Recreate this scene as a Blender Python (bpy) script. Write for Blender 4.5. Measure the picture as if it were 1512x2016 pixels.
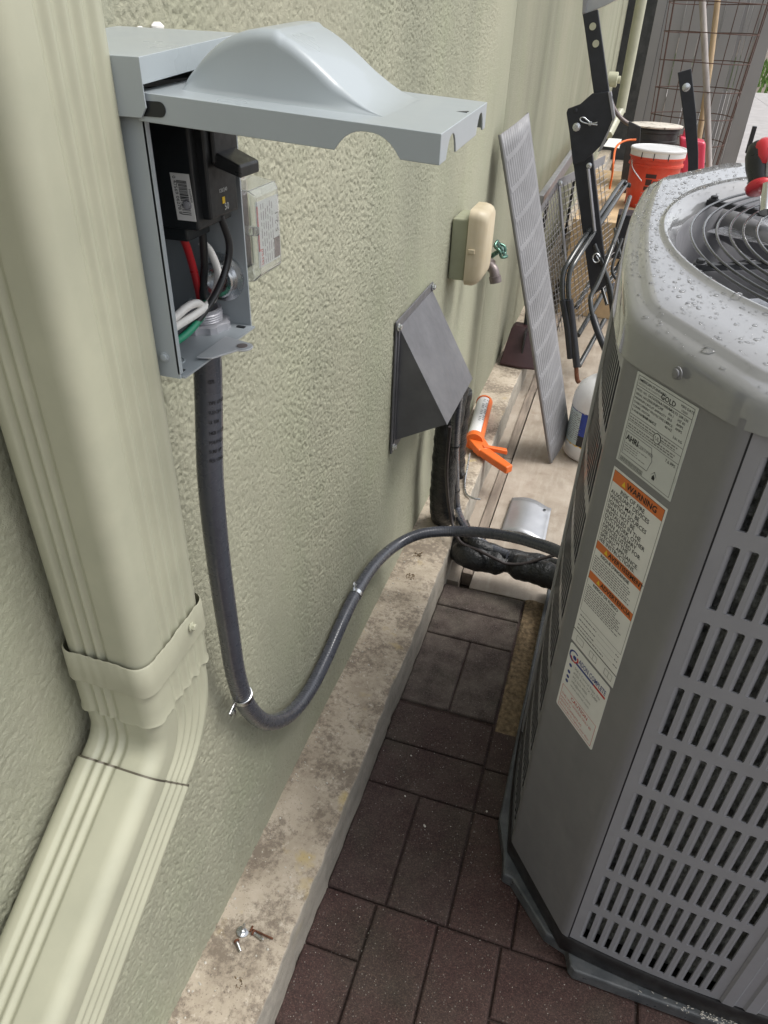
import bpy, bmesh, math, random
import numpy as np
from mathutils import Vector, Matrix
random.seed(7); np.random.seed(7)
for o in list(bpy.data.objects): bpy.data.objects.remove(o)
S = bpy.context.scene
COL = S.collection

# ------------------------------------------------------------------ camera
F = 1406.1
RX = Vector((0.95171372, 0.19734532, -0.23515064))
RY = Vector((0.30545413, -0.53229874, 0.78952886))
RZ = Vector((0.03063943, -0.82323318, -0.56687596))
CAM = Vector((0.42, 0.0, 1.38))
cd = bpy.data.cameras.new('camera'); cam = bpy.data.objects.new('camera', cd); COL.objects.link(cam)
cd.sensor_fit = 'VERTICAL'; cd.sensor_height = 36; cd.sensor_width = 27; cd.lens = F / 2016 * 36
cd.clip_start = 0.01; cd.clip_end = 600
cam.matrix_world = Matrix(((RX[0], -RX[1], -RX[2], CAM[0]), (RY[0], -RY[1], -RY[2], CAM[1]),
                           (RZ[0], -RZ[1], -RZ[2], CAM[2]), (0, 0, 0, 1)))
S.camera = cam
S.render.resolution_x = 768; S.render.resolution_y = 1024

# ------------------------------------------------------------------ sky, sun, exposure
SUN_EL, SUN_AZ = math.radians(60), math.radians(76)      # azimuth measured from +y towards +x
W = bpy.data.worlds.new('World'); S.world = W; W.use_nodes = True
nt = W.node_tree; bg = nt.nodes['Background']
sky = nt.nodes.new('ShaderNodeTexSky'); sky.sky_type = 'NISHITA'; sky.sun_disc = False
sky.sun_elevation = SUN_EL; sky.sun_rotation = SUN_AZ; sky.air_density = 1.0; sky.dust_density = 3.0; sky.ozone_density = 1.0
hs = nt.nodes.new('ShaderNodeHueSaturation'); hs.inputs['Saturation'].default_value = 0.22     # a grey overcast sky
nt.links.new(sky.outputs[0], hs.inputs['Color']); nt.links.new(hs.outputs[0], bg.inputs[0])
bg.inputs[1].default_value = 0.15
ld = bpy.data.lights.new('sun', 'SUN'); ld.energy = 1.2; ld.angle = math.radians(24); ld.color = (1.0, 0.97, 0.92)
sun = bpy.data.objects.new('sun', ld); COL.objects.link(sun)
sd = Vector((math.sin(SUN_AZ) * math.cos(SUN_EL), math.cos(SUN_AZ) * math.cos(SUN_EL), math.sin(SUN_EL)))
sun.rotation_euler = sd.to_track_quat('Z', 'Y').to_euler(); sun.location = (3, 2, 6)
S.view_settings.view_transform = 'Standard'; S.view_settings.look = 'None'
S.view_settings.gamma = 1; S.view_settings.use_curve_mapping = False
S.view_settings.exposure = 0.66
S.render.engine = 'CYCLES'
S.cycles.max_bounces = 8; S.cycles.transparent_max_bounces = 8

# ------------------------------------------------------------------ pixel -> point on a real plane
def ray(p):
    x, y = p[0] - 756, p[1] - 1008
    return Vector((RX[0]*x + RX[1]*y + RX[2]*F, RY[0]*x + RY[1]*y + RY[2]*F, RZ[0]*x + RZ[1]*y + RZ[2]*F))
def onx(p, x): d = ray(p); return CAM + d * ((x - CAM.x) / d.x)
def ony(p, y): d = ray(p); return CAM + d * ((y - CAM.y) / d.y)
def onz(p, z): d = ray(p); return CAM + d * ((z - CAM.z) / d.z)

# ------------------------------------------------------------------ materials
def ramp(nt, fac, stops):
    r = nt.nodes.new('ShaderNodeValToRGB'); e = r.color_ramp.elements
    while len(e) < len(stops): e.new(0.5)
    for q, (p, c) in zip(e, stops): q.position = p; q.color = (c, c, c, 1) if not isinstance(c, tuple) else (*c[:3], 1)
    nt.links.new(fac, r.inputs[0]); return r.outputs[0]
def noise(nt, vec, scale, detail=4, rough=0.55, stretch=None, dist=0.0):
    n = nt.nodes.new('ShaderNodeTexNoise'); n.inputs['Scale'].default_value = scale
    n.inputs['Detail'].default_value = detail; n.inputs['Roughness'].default_value = rough; n.inputs['Distortion'].default_value = dist
    if stretch:
        m = nt.nodes.new('ShaderNodeMapping'); m.inputs['Scale'].default_value = stretch
        nt.links.new(vec, m.inputs[0]); vec = m.outputs[0]
    nt.links.new(vec, n.inputs['Vector']); return n.outputs['Fac']
def voro(nt, vec, scale, feature='F1', out='Distance', rnd=1.0):
    n = nt.nodes.new('ShaderNodeTexVoronoi'); n.feature = feature; n.inputs['Scale'].default_value = scale
    n.inputs['Randomness'].default_value = rnd
    nt.links.new(vec, n.inputs['Vector']); return n.outputs[out]
def mix(nt, fac, a, b, mode='MIX'):
    m = nt.nodes.new('ShaderNodeMix'); m.data_type = 'RGBA'; m.blend_type = mode; m.clamp_factor = True
    for i, v in ((0, fac), (6, a), (7, b)):
        if isinstance(v, (int, float)): m.inputs[i].default_value = v if i == 0 else (v, v, v, 1)
        elif isinstance(v, tuple): m.inputs[i].default_value = (*v[:3], 1)
        else: nt.links.new(v, m.inputs[i])
    return m.outputs[2]
def math_(nt, op, a, b=0.0):
    m = nt.nodes.new('ShaderNodeMath'); m.operation = op
    for i, v in ((0, a), (1, b)):
        if isinstance(v, (int, float)): m.inputs[i].default_value = v
        else: nt.links.new(v, m.inputs[i])
    return m.outputs[0]
def bump(nt, h, strength=0.5, dist=0.002, normal=None):
    b = nt.nodes.new('ShaderNodeBump'); b.inputs['Strength'].default_value = strength; b.inputs['Distance'].default_value = dist
    nt.links.new(h, b.inputs['Height'])
    if normal: nt.links.new(normal, b.inputs['Normal'])
    return b.outputs[0]
MATS = {}
def new_mat(name):
    m = bpy.data.materials.new(name); m.use_nodes = True; nt = m.node_tree
    p = nt.nodes['Principled BSDF']
    g = nt.nodes.new('ShaderNodeNewGeometry')
    MATS[name] = m
    return m, nt, p, g.outputs['Position']
def mat(name, col, rough=0.5, metal=0.0, var=0.12, vscale=30, bsc=0, bst=0.3, bd=0.001, coat=0.0, spec=0.5, rvar=0.1, dust=None, vstretch=None):
    m, nt, p, pos = new_mat(name)
    n = noise(nt, pos, vscale, 5, 0.6, vstretch)
    lo = tuple(max(0, c * (1 - var)) for c in col); hi = tuple(min(1, c * (1 + var)) for c in col)
    c = ramp(nt, n, [(0.3, lo), (0.7, hi)])
    if dust:
        d = ramp(nt, noise(nt, pos, dust[1], 6, 0.65), [(0.45, 0.0), (0.75, dust[2])])
        c = mix(nt, d, c, dust[0])
    nt.links.new(c, p.inputs['Base Color'])
    r = ramp(nt, noise(nt, pos, vscale * 2.3, 3), [(0.3, max(0.02, rough - rvar)), (0.7, min(1, rough + rvar))])
    nt.links.new(r, p.inputs['Roughness'])
    p.inputs['Metallic'].default_value = metal; p.inputs['Coat Weight'].default_value = coat
    p.inputs['Specular IOR Level'].default_value = spec
    if bsc:
        nt.links.new(bump(nt, noise(nt, pos, bsc, 4), bst, bd), p.inputs['Normal'])
    return m

def m_stucco(name='stucco', relief=False):
    m, nt, p, pos = new_mat(name)
    big = noise(nt, pos, 1.6, 4, 0.6, (1, 1.0, 0.35))
    c = ramp(nt, big, [(0.25, (0.315, 0.325, 0.243)), (0.5, (0.388, 0.388, 0.294)), (0.75, (0.455, 0.443, 0.337))])
    st = ramp(nt, noise(nt, pos, 3.2, 5, 0.6, (1, 1.0, 0.12)), [(0.47, 0.0), (0.78, 0.55)])
    c = mix(nt, st, c, (0.245, 0.25, 0.195))
    gr = ramp(nt, noise(nt, pos, 5.0, 3, 0.5), [(0.5, 0.0), (0.75, 0.35)])
    c = mix(nt, gr, c, (0.34, 0.37, 0.25))
    fine = noise(nt, pos, 230, 3, 0.6)
    c = mix(nt, ramp(nt, fine, [(0.30, 0.30), (0.45, 0.0)]), c, (0.33, 0.32, 0.25))
    nt.links.new(c, p.inputs['Base Color'])
    p.inputs['Roughness'].default_value = 0.92; p.inputs['Specular IOR Level'].default_value = 0.25
    if relief:
        nt.links.new(bump(nt, noise(nt, pos, 520, 4, 0.75), 0.8, 0.0022), p.inputs['Normal']); return m
    g1 = noise(nt, pos, 210, 5, 0.72, None, 0.6)
    g1 = ramp(nt, g1, [(0.36, 0.0), (0.60, 1.0)])
    n1 = bump(nt, noise(nt, pos, 34, 3, 0.5), 0.45, 0.006)
    nt.links.new(bump(nt, g1, 0.8, 0.0035, n1), p.inputs['Normal'])
    return m
def m_ledge():
    m, nt, p, pos = new_mat('old_concrete')
    c = ramp(nt, noise(nt, pos, 9, 6, 0.65), [(0.28, (0.29, 0.240, 0.180)), (0.48, (0.45, 0.385, 0.30)), (0.70, (0.56, 0.49, 0.395))])
    dens = ramp(nt, noise(nt, pos, 10, 4, 0.6), [(0.38, 0.0), (0.66, 0.25)])
    d = ramp(nt, math_(nt, 'ADD', noise(nt, pos, 75, 8, 0.78), dens), [(0.56, 0.0), (0.72, 0.82)])
    c = mix(nt, d, c, (0.185, 0.15, 0.115))
    w = ramp(nt, noise(nt, pos, 55, 7, 0.75), [(0.58, 0.0), (0.68, 0.7)])
    c = mix(nt, w, c, (0.66, 0.60, 0.50))
    y = ramp(nt, noise(nt, pos, 13, 4, 0.6), [(0.62, 0.0), (0.75, 0.6)])
    c = mix(nt, y, c, (0.50, 0.38, 0.14))
    sp = ramp(nt, voro(nt, pos, 190), [(0.08, 0.75), (0.16, 0.0)])
    c = mix(nt, sp, c, (0.12, 0.10, 0.08))
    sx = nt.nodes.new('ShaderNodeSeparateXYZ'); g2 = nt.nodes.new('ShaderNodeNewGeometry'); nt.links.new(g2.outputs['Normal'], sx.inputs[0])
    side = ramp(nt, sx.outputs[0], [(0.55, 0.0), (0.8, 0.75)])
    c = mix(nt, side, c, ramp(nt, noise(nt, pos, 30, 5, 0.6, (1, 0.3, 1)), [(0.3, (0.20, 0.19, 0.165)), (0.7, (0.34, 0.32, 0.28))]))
    nt.links.new(c, p.inputs['Base Color']); p.inputs['Roughness'].default_value = 0.9
    h = mix(nt, 0.5, noise(nt, pos, 60, 8, 0.7), sp)
    nt.links.new(bump(nt, h, 0.8, 0.004), p.inputs['Normal'])
    return m
def m_slab():
    m, nt, p, pos = new_mat('slab_concrete')
    c = ramp(nt, noise(nt, pos, 5, 6, 0.65), [(0.3, (0.25, 0.205, 0.16)), (0.55, (0.37, 0.315, 0.255)), (0.75, (0.45, 0.395, 0.33))])
    s = ramp(nt, noise(nt, pos, 30, 6, 0.65, (1.2, 0.22, 1)), [(0.48, 0.0), (0.68, 0.40)])
    c = mix(nt, s, c, (0.52, 0.47, 0.40))
    d = ramp(nt, noise(nt, pos, 11, 7, 0.7), [(0.55, 0.0), (0.7, 0.55)])
    c = mix(nt, d, c, (0.22, 0.165, 0.12))
    nt.links.new(c, p.inputs['Base Color'])
    nt.links.new(ramp(nt, noise(nt, pos, 4, 3), [(0.35, 0.45), (0.6, 0.85)]), p.inputs['Roughness'])
    nt.links.new(bump(nt, noise(nt, pos, 90, 6, 0.7), 0.35, 0.002), p.inputs['Normal'])
    return m
def m_rubber(name, ca, cb, dusty):
    m, nt, p, pos = new_mat(name)
    z = ramp(nt, noise(nt, pos, 5.5, 5, 0.6, None, 0.5), [(0.48, 0.0), (0.70, 1.0)])
    c = mix(nt, z, ca, cb)
    gr = voro(nt, pos, 560, 'F1', 'Color')
    sh = nt.nodes.new('ShaderNodeSeparateColor'); nt.links.new(gr, sh.inputs[0])
    c = mix(nt, 1.0, c, ramp(nt, sh.outputs[0], [(0.0, 0.55), (0.8, 1.15), (1.0, 1.7)]), 'MULTIPLY')
    fl = ramp(nt, sh.outputs[1], [(0.985, 0.0), (0.995, 1.0)])
    c = mix(nt, fl, c, (0.20, 0.18, 0.16))
    du = ramp(nt, noise(nt, pos, 14, 5, 0.65), [(0.4, 0.0), (0.7, dusty)])
    c = mix(nt, du, c, (0.20, 0.17, 0.14))
    nt.links.new(c, p.inputs['Base Color']); p.inputs['Roughness'].default_value = 0.8
    p.inputs['Specular IOR Level'].default_value = 0.35
    nt.links.new(bump(nt, voro(nt, pos, 420), 0.6, 0.0014), p.inputs['Normal'])
    return m
def m_clear(name, col=(0.95, 0.97, 0.97), rough=0.06):
    m, nt, p, pos = new_mat(name)
    p.inputs['Base Color'].default_value = (*col, 1); p.inputs['Transmission Weight'].default_value = 1.0
    nt.links.new(ramp(nt, noise(nt, pos, 60, 3), [(0.3, rough * 0.5), (0.7, rough * 1.8)]), p.inputs['Roughness'])
    p.inputs['IOR'].default_value = 1.3
    return m
m_stucco(); m_stucco('stucco_relief', True); m_ledge(); m_slab()
m_rubber('rubber_red', (0.062, 0.034, 0.030), (0.050, 0.038, 0.029), 0.12)
m_rubber('rubber_dark', (0.058, 0.036, 0.032), (0.050, 0.040, 0.030), 0.16)
m_rubber('rubber_dusty', (0.070, 0.052, 0.046), (0.066, 0.060, 0.046), 0.55)
mat('soil', (0.20, 0.145, 0.085), 0.95, var=0.6, vscale=90, bsc=160, bst=1.0, bd=0.006)
mat('dirt', (0.16, 0.13, 0.10), 0.95, var=0.4, vscale=20, bsc=60, bst=0.6, bd=0.004)
mat('driveway', (0.36, 0.34, 0.33), 0.8, var=0.15, vscale=4, bsc=80, bst=0.3)
mat('grass', (0.09, 0.17, 0.03), 0.9, var=0.5, vscale=14)
mat('spout_paint', (0.430, 0.428, 0.322), 0.38, var=0.07, vscale=9, bsc=12, bst=0.10, bd=0.003, dust=((0.345, 0.35, 0.265), 11, 0.55))
mat('spout_strap', (0.39, 0.385, 0.29), 0.42, var=0.08, vscale=15, bsc=25, bst=0.15, bd=0.002)
mat('bare_seam', (0.17, 0.155, 0.12), 0.5, metal=0.6)
mat('box_grey', (0.36, 0.40, 0.42), 0.30, var=0.03, vscale=8, coat=0.25, rvar=0.04)
mat('box_inside', (0.30, 0.33, 0.35), 0.38, var=0.05, vscale=12)
mat('breaker_black', (0.010, 0.012, 0.014), 0.42, var=0.3, vscale=60, bsc=300, bst=0.15, bd=0.0004)
mat('black_plastic', (0.016, 0.017, 0.019), 0.35, var=0.2, vscale=40)
mat('paper_white', (0.72, 0.72, 0.70), 0.55, var=0.04)
mat('label_grey', (0.55, 0.57, 0.56), 0.4, var=0.03)
mat('ink', (0.012, 0.012, 0.013), 0.6, var=0.1)
mat('ink_grey', (0.20, 0.20, 0.20), 0.6, var=0.1)
mat('ink_red', (0.50, 0.035, 0.035), 0.6, var=0.05)
mat('ink_blue', (0.03, 0.05, 0.22), 0.6, var=0.05)
mat('ink_yellow', (0.75, 0.50, 0.03), 0.6, var=0.05)
mat('label_orange', (0.62, 0.16, 0.035), 0.45, var=0.04)
mat('wire_red', (0.42, 0.015, 0.02), 0.35, var=0.1)
mat('wire_white', (0.72, 0.71, 0.68), 0.35, var=0.05)
mat('wire_green', (0.01, 0.22, 0.12), 0.35, var=0.1)
mat('zinc', (0.62, 0.64, 0.66), 0.28, metal=1.0, var=0.1, vscale=60)
mat('tab_zinc', (0.50, 0.52, 0.54), 0.5, metal=0.4, var=0.05)
mat('lock_nut', (0.42, 0.42, 0.45), 0.42, metal=0.3, var=0.1)
mat('conduit_grey', (0.072, 0.077, 0.094), 0.28, coat=0.5, var=0.10, vscale=25, rvar=0.08)
mat('vent_grey', (0.105, 0.106, 0.117), 0.42, var=0.12, vscale=20, dust=((0.20, 0.20, 0.21), 9, 0.45), bsc=200, bst=0.08, bd=0.0005)
mat('outlet_green', (0.30, 0.31, 0.215), 0.6, var=0.1, vscale=15, bsc=100, bst=0.2)
mat('yellowed', (0.52, 0.45, 0.32), 0.45, var=0.12, vscale=14, vstretch=(1, 1, 0.15), dust=((0.46, 0.37, 0.22), 20, 0.5))
mat('faucet_green', (0.10, 0.19, 0.15), 0.25, metal=0.8, var=0.6, vscale=120)
mat('pipe_grey', (0.20, 0.17, 0.165), 0.45, metal=0.5, var=0.2, vscale=60)
mat('insul_black', (0.012, 0.013, 0.014), 0.36, var=0.3, vscale=40, bsc=120, bst=0.9, bd=0.004)
mat('cable_dark', (0.035, 0.028, 0.028), 0.5, var=0.2)
mat('guard_grey', (0.25, 0.25, 0.26), 0.55, metal=0.15, var=0.12, vscale=12, rvar=0.12)
mat('maroon', (0.045, 0.018, 0.020), 0.5, var=0.15)
mat('orange', (0.75, 0.145, 0.02), 0.38, var=0.08, vscale=30)
mat('jug_white', (0.72, 0.72, 0.72), 0.35, var=0.03)
mat('jug_blue', (0.02, 0.05, 0.30), 0.4, var=0.25, vscale=25)
mat('jug_black', (0.015, 0.016, 0.02), 0.4)
mat('jug_label', (0.50, 0.58, 0.58), 0.4, var=0.08)
mat('sheet_silver', (0.46, 0.47, 0.49), 0.42, metal=0.7, var=0.08, vscale=14, rvar=0.08)
mat('steel_black', (0.017, 0.019, 0.025), 0.38, var=0.2, vscale=30, spec=0.5)
mat('tube_dark', (0.030, 0.033, 0.034), 0.20, var=0.2, vscale=25, coat=0.4)
mat('flat_steel', (0.34, 0.34, 0.36), 0.42, metal=0.7, var=0.12, vscale=20)
mat('mesh_wire', (0.24, 0.23, 0.23), 0.4, metal=0.6, var=0.2, vscale=40)
mat('bucket_red', (0.60, 0.055, 0.025), 0.42, var=0.08, vscale=9, dust=((0.55, 0.22, 0.18), 7, 0.35))
mat('lid_white', (0.68, 0.69, 0.70), 0.4, var=0.04, vscale=12)
mat('bucket_black', (0.030, 0.032, 0.034), 0.5, var=0.2, vscale=12, dust=((0.12, 0.12, 0.12), 8, 0.4))
m, nt_, p_, pos_ = new_mat('lid_dirty')
nt_.links.new(ramp(nt_, noise(nt_, pos_, 16, 6, 0.7, None, 1.0), [(0.34, (0.10, 0.09, 0.085)), (0.46, (0.62, 0.58, 0.51)), (0.8, (0.70, 0.66, 0.59))]), p_.inputs['Base Color']); p_.inputs['Roughness'].default_value = 0.7
mat('pink_plastic', (0.60, 0.05, 0.10), 0.35, var=0.08)
mat('gate_grey', (0.275, 0.275, 0.28), 0.6, var=0.06, vscale=3)
mat('rust_wire', (0.085, 0.045, 0.035), 0.7, var=0.4, vscale=60)
mat('pole_metal', (0.36, 0.33, 0.31), 0.5, metal=0.3, var=0.3, vscale=20, vstretch=(1, 1, 0.2))
mat('pole_wood', (0.42, 0.31, 0.19), 0.7, var=0.2, vscale=25, vstretch=(1, 1, 0.2))
mat('plywood', (0.50, 0.36, 0.21), 0.75, var=0.2, vscale=10)
mat('cap_paint', (0.46, 0.46, 0.34), 0.6, var=0.08)
mat('guard_black', (0.03, 0.032, 0.036), 0.22, var=0.2, coat=0.6)
mat('ac_paint', (0.178, 0.178, 0.188), 0.46, var=0.05, vscale=9, coat=0.15, rvar=0.10, dust=((0.30, 0.30, 0.29), 5, 0.22), vstretch=(1, 1, 0.2))
mat('ac_louver', (0.27, 0.272, 0.29), 0.38, var=0.05, vscale=9, coat=0.1, dust=((0.20, 0.20, 0.20), 30, 0.2))
mat('ac_cap', (0.245, 0.248, 0.252), 0.17, var=0.05, vscale=12, coat=1.0, rvar=0.07, bsc=8, bst=0.06, bd=0.004)
mat('ac_base', (0.012, 0.012, 0.013), 0.4, var=0.2, dust=((0.08, 0.08, 0.08), 40, 0.3))
mat('coil', (0.36, 0.37, 0.37), 0.4, metal=0.2, var=0.7, vscale=160, vstretch=(1, 1, 0.25), bsc=500, bst=1.0, bd=0.006)
mat('shroud', (0.33, 0.33, 0.35), 0.45, var=0.08)
mat('fan_metal', (0.55, 0.56, 0.58), 0.25, metal=1.0, var=0.08)
mat('pad_grey', (0.075, 0.082, 0.088), 0.35, var=0.35, vscale=22, bsc=90, bst=0.4, bd=0.002, dust=((0.18, 0.18, 0.18), 25, 0.5))
mat('tool_red', (0.55, 0.03, 0.04), 0.35, var=0.06)
mat('chrome', (0.70, 0.70, 0.70), 0.14, metal=1.0, var=0.05)
mat('rusty', (0.13, 0.05, 0.025), 0.85, var=0.4, vscale=120)
mat('wood_strip', (0.25, 0.205, 0.165), 0.9, var=0.4, vscale=40, vstretch=(1, 0.1, 1), bsc=80, bst=0.5, bd=0.002)
mat('caulk_white', (0.72, 0.71, 0.67), 0.7)
mat('pebble', (0.55, 0.52, 0.46), 0.8, var=0.3, vscale=200)
m_clear('clear_plastic', rough=0.03); MATS['clear_plastic'].node_tree.nodes['Principled BSDF'].inputs['Transmission Weight'].default_value = 0.95
wm, wnt, wp, wpos = new_mat('water')
_tr = wnt.nodes.new('ShaderNodeBsdfTransparent'); _gl = wnt.nodes.new('ShaderNodeBsdfGlossy'); _gl.inputs['Roughness'].default_value = 0.04
_fr = wnt.nodes.new('ShaderNodeFresnel'); _fr.inputs['IOR'].default_value = 1.45; _mx = wnt.nodes.new('ShaderNodeMixShader')
wnt.links.new(_fr.outputs[0], _mx.inputs[0]); wnt.links.new(_tr.outputs[0], _mx.inputs[1]); wnt.links.new(_gl.outputs[0], _mx.inputs[2])
wnt.links.new(_mx.outputs[0], wnt.nodes['Material Output'].inputs['Surface'])

# ------------------------------------------------------------------ mesh helpers
ORIG = {}
def tag(o, label=None, cat=None, group=None, kind=None):
    if label: o['label'] = label
    if cat: o['category'] = cat
    if group: o['group'] = group
    if kind: o['kind'] = kind
    return o
def thing(name, loc, label, cat, group=None):
    o = bpy.data.objects.new(name, None); COL.objects.link(o); o.location = loc; o.empty_display_size = 0.05
    ORIG[o] = Vector(loc); return tag(o, label, cat, group)
def V(*a): return Vector(a)
class MB:
    def __init__(s): s.v = []; s.f = []
    def add(s, pts, faces):
        b = len(s.v); s.v += [tuple(p) for p in pts]; s.f += [tuple(b + i for i in f) for f in faces]; return s
    def poly(s, pts): return s.add(pts, [tuple(range(len(pts)))])
    def box(s, lo, hi, M=None):
        (x0, y0, z0), (x1, y1, z1) = lo, hi
        pts = [Vector(p) for p in ((x0,y0,z0),(x1,y0,z0),(x1,y1,z0),(x0,y1,z0),(x0,y0,z1),(x1,y0,z1),(x1,y1,z1),(x0,y1,z1))]
        if M: pts = [M @ p for p in pts]
        return s.add(pts, [(0,3,2,1),(4,5,6,7),(0,1,5,4),(1,2,6,5),(2,3,7,6),(3,0,4,7)])
    def prism(s, pts, off):
        n = len(pts); off = Vector(off); a = [Vector(p) for p in pts]
        return s.add(a + [p + off for p in a], [tuple(range(n))[::-1], tuple(range(n, 2*n))] + [(i, (i+1) % n, n + (i+1) % n, n + i) for i in range(n)])
    def rows(s, rows, closed=False, capa=False, capb=False):
        n = len(rows[0]); b = len(s.v); m = len(rows)
        for r in rows: s.v += [tuple(p) for p in r]
        k = n if closed else n - 1
        for i in range(m - 1):
            for j in range(k):
                j2 = (j + 1) % n; s.f.append((b + i*n + j, b + i*n + j2, b + (i+1)*n + j2, b + (i+1)*n + j))
        if capa: s.f.append(tuple(b + j for j in range(n))[::-1])
        if capb: s.f.append(tuple(b + (m-1)*n + j for j in range(n)))
        return s
    def tube(s, pts, r, n=10, closed=False, caps=True):
        pts = [Vector(p) for p in pts]; m = len(pts); rows = []
        up = None
        for i, p in enumerate(pts):
            if closed: t = pts[(i+1) % m] - pts[i-1]
            else: t = pts[min(i+1, m-1)] - pts[max(i-1, 0)]
            t.normalize()
            if up is None: up = V(0,0,1) if abs(t.z) < 0.9 else V(1,0,0)
            a = t.cross(up); a.normalize(); b = a.cross(t); b.normalize(); up = b
            rr = r[i] if hasattr(r, '__len__') else r
            rows.append([p + (a * math.cos(k*2*math.pi/n) + b * math.sin(k*2*math.pi/n)) * rr for k in range(n)])
        if closed: rows.append(rows[0]); return s.rows(rows, True)
        return s.rows(rows, True, caps, caps)
    def lathe(s, prof, n=24, M=None, ell=(1, 1), capa=True, capb=True):
        rows = []
        for r, z in prof:
            row = [V(r*ell[0]*math.cos(2*math.pi*k/n), r*ell[1]*math.sin(2*math.pi*k/n), z) for k in range(n)]
            rows.append([M @ p for p in row] if M else row)
        return s.rows(rows, True, capa, capb)
    def build(s, name, mt, parent=None, smooth=35, bevel=0, bseg=2, norm=True, kind=None):
        me = bpy.data.meshes.new(name); off = ORIG.get(parent, V(0,0,0))
        me.from_pydata([(p[0]-off.x, p[1]-off.y, p[2]-off.z) for p in s.v], [], s.f)
        if norm:
            bm = bmesh.new(); bm.from_mesh(me); bmesh.ops.recalc_face_normals(bm, faces=bm.faces); bm.to_mesh(me); bm.free()
        if smooth:
            me.shade_smooth(); me.set_sharp_from_angle(angle=math.radians(smooth))
        me.materials.append(MATS[mt])
        o = bpy.data.objects.new(name, me); COL.objects.link(o)
        if parent: o.parent = parent
        ORIG[o] = off
        if bevel:
            b = o.modifiers.new('bevel', 'BEVEL'); b.width = bevel; b.segments = bseg; b.limit_method = 'ANGLE'; b.angle_limit = math.radians(40)
            b.harden_normals = False
        if kind: o['kind'] = kind
        return o
def catmull(pts, n=12):
    pts = [Vector(p) for p in pts]; P = [pts[0]*2 - pts[1]] + pts + [pts[-1]*2 - pts[-2]]; out = []
    for i in range(1, len(P) - 2):
        a, b, c, d = P[i-1], P[i], P[i+1], P[i+2]
        for k in range(n):
            t = k / n
            out.append(0.5*((2*b) + (c - a)*t + (2*a - 5*b + 4*c - d)*t*t + (3*b - 3*c + d - a)*t*t*t))
    return out + [pts[-1]]
def resample(pts, step):
    out = [pts[0].copy()]; acc = 0; last = pts[0]
    for p in pts[1:]:
        seg = (p - last).length
        while seg > 1e-9 and acc + seg >= step:
            t = (step - acc) / seg; last = last + (p - last) * t; out.append(last.copy()); seg = (p - last).length; acc = 0
        acc += seg; last = p
    return out + [pts[-1]]
def text(s, size, origin, ux, uy, name, mt, parent, align='LEFT', bold=0.0, lift=0.0, sx=1.0):
    """flat lettering on a real surface: origin = baseline start, ux / uy = directions"""
    cu = bpy.data.curves.new('t', 'FONT'); cu.body = s; cu.size = size; cu.align_x = align; cu.offset = bold * size; cu.resolution_u = 2
    t = bpy.data.objects.new('t', cu); COL.objects.link(t)
    me = bpy.data.meshes.new_from_object(t.evaluated_get(bpy.context.evaluated_depsgraph_get()))
    bpy.data.objects.remove(t); bpy.data.curves.remove(cu)
    ux = Vector(ux).normalized(); uy = Vector(uy).normalized(); nz = ux.cross(uy); off = ORIG.get(parent, V(0,0,0))
    o0 = Vector(origin) + nz * lift - off
    for v in me.vertices: v.co = o0 + ux * v.co.x * sx + uy * v.co.y
    me.materials.clear(); me.materials.append(MATS[mt]); me.name = name
    o = bpy.data.objects.new(name, me); COL.objects.link(o); o.parent = parent; ORIG[o] = off
    return o
def bolt(name, c, nrm, r, h, mt, parent, hexa=True):
    nrm = Vector(nrm).normalized(); M = Matrix.Translation(Vector(c)) @ nrm.to_track_quat('Z', 'Y').to_matrix().to_4x4()
    b = MB().lathe([(r*1.45, 0), (r*1.45, h*0.3), (r*1.3, h*0.36)], 14, M)
    b.lathe([(r, h*0.3), (r, h*0.9), (r*0.8, h)], 6 if hexa else 12, M)
    return b.build(name, mt, parent, 30)

# =================================================================== SETTING
g = MB(); g.poly([(-250, -250, -0.06), (250, -250, -0.06), (250, 250, -0.06), (-250, 250, -0.06)])
tag(g.build('ground', 'dirt', None, 0), kind='structure')

wall = thing('house_wall', (0, 4.5, 0), 'long pale green stucco house wall running down the left side', 'wall')
MB().box((-0.2, -1.6, -0.05), (0, 0.12, 3.2)).box((-0.2, 0.12, -0.05), (-0.006, 2.6, 3.2)).box((-0.2, 2.6, -0.05), (0, 11.0, 3.2)).box((-0.006, 0.12, 1.60), (0, 2.6, 3.2)).box((-0.006, 0.12, -0.05), (-0.0015, 2.6, 0.088)).build('wall_body', 'stucco', wall, 0)
# the nearer wall carries its trowelled grain as real relief
_rng = np.random.default_rng(4)
def lattice(Y, Z, cell, k):
    tab = _rng.random((257, 257)); a, b = Y/cell + 31.7*k, Z/cell + 17.3*k
    i, j = np.floor(a).astype(int), np.floor(b).astype(int); u, v = a - i, b - j; u = u*u*(3-2*u); v = v*v*(3-2*v)
    g = lambda p, q: tab[p % 257, q % 257]
    return (g(i, j)*(1-u) + g(i+1, j)*u)*(1-v) + (g(i, j+1)*(1-u) + g(i+1, j+1)*u)*v
ys = [0.12]
while ys[-1] < 2.6: ys.append(ys[-1] + 0.0018*max(0.95, ys[-1]/0.95))
ys[-1] = 2.6; zs = np.linspace(0.086, 1.60, 840)
Yg, Zg = np.meshgrid(np.array(ys), zs)
pit = np.clip((0.55*lattice(Yg, Zg, 0.0037, 1) + 0.45*lattice(Yg, Zg, 0.0020, 2) - 0.30)/0.17, 0, 1)
hgt = 0.85*pit + 0.18*lattice(Yg, Zg, 0.0020, 8) + 0.14*(lattice(Yg, Zg, 0.0075, 3) - 0.5)
amp = 0.0020*np.clip(0.35 + 1.1*lattice(Yg, Zg*0.55, 0.16, 7) - 0.25*np.clip(Yg - 1.0, 0, 1), 0.3, 1.3)
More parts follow.
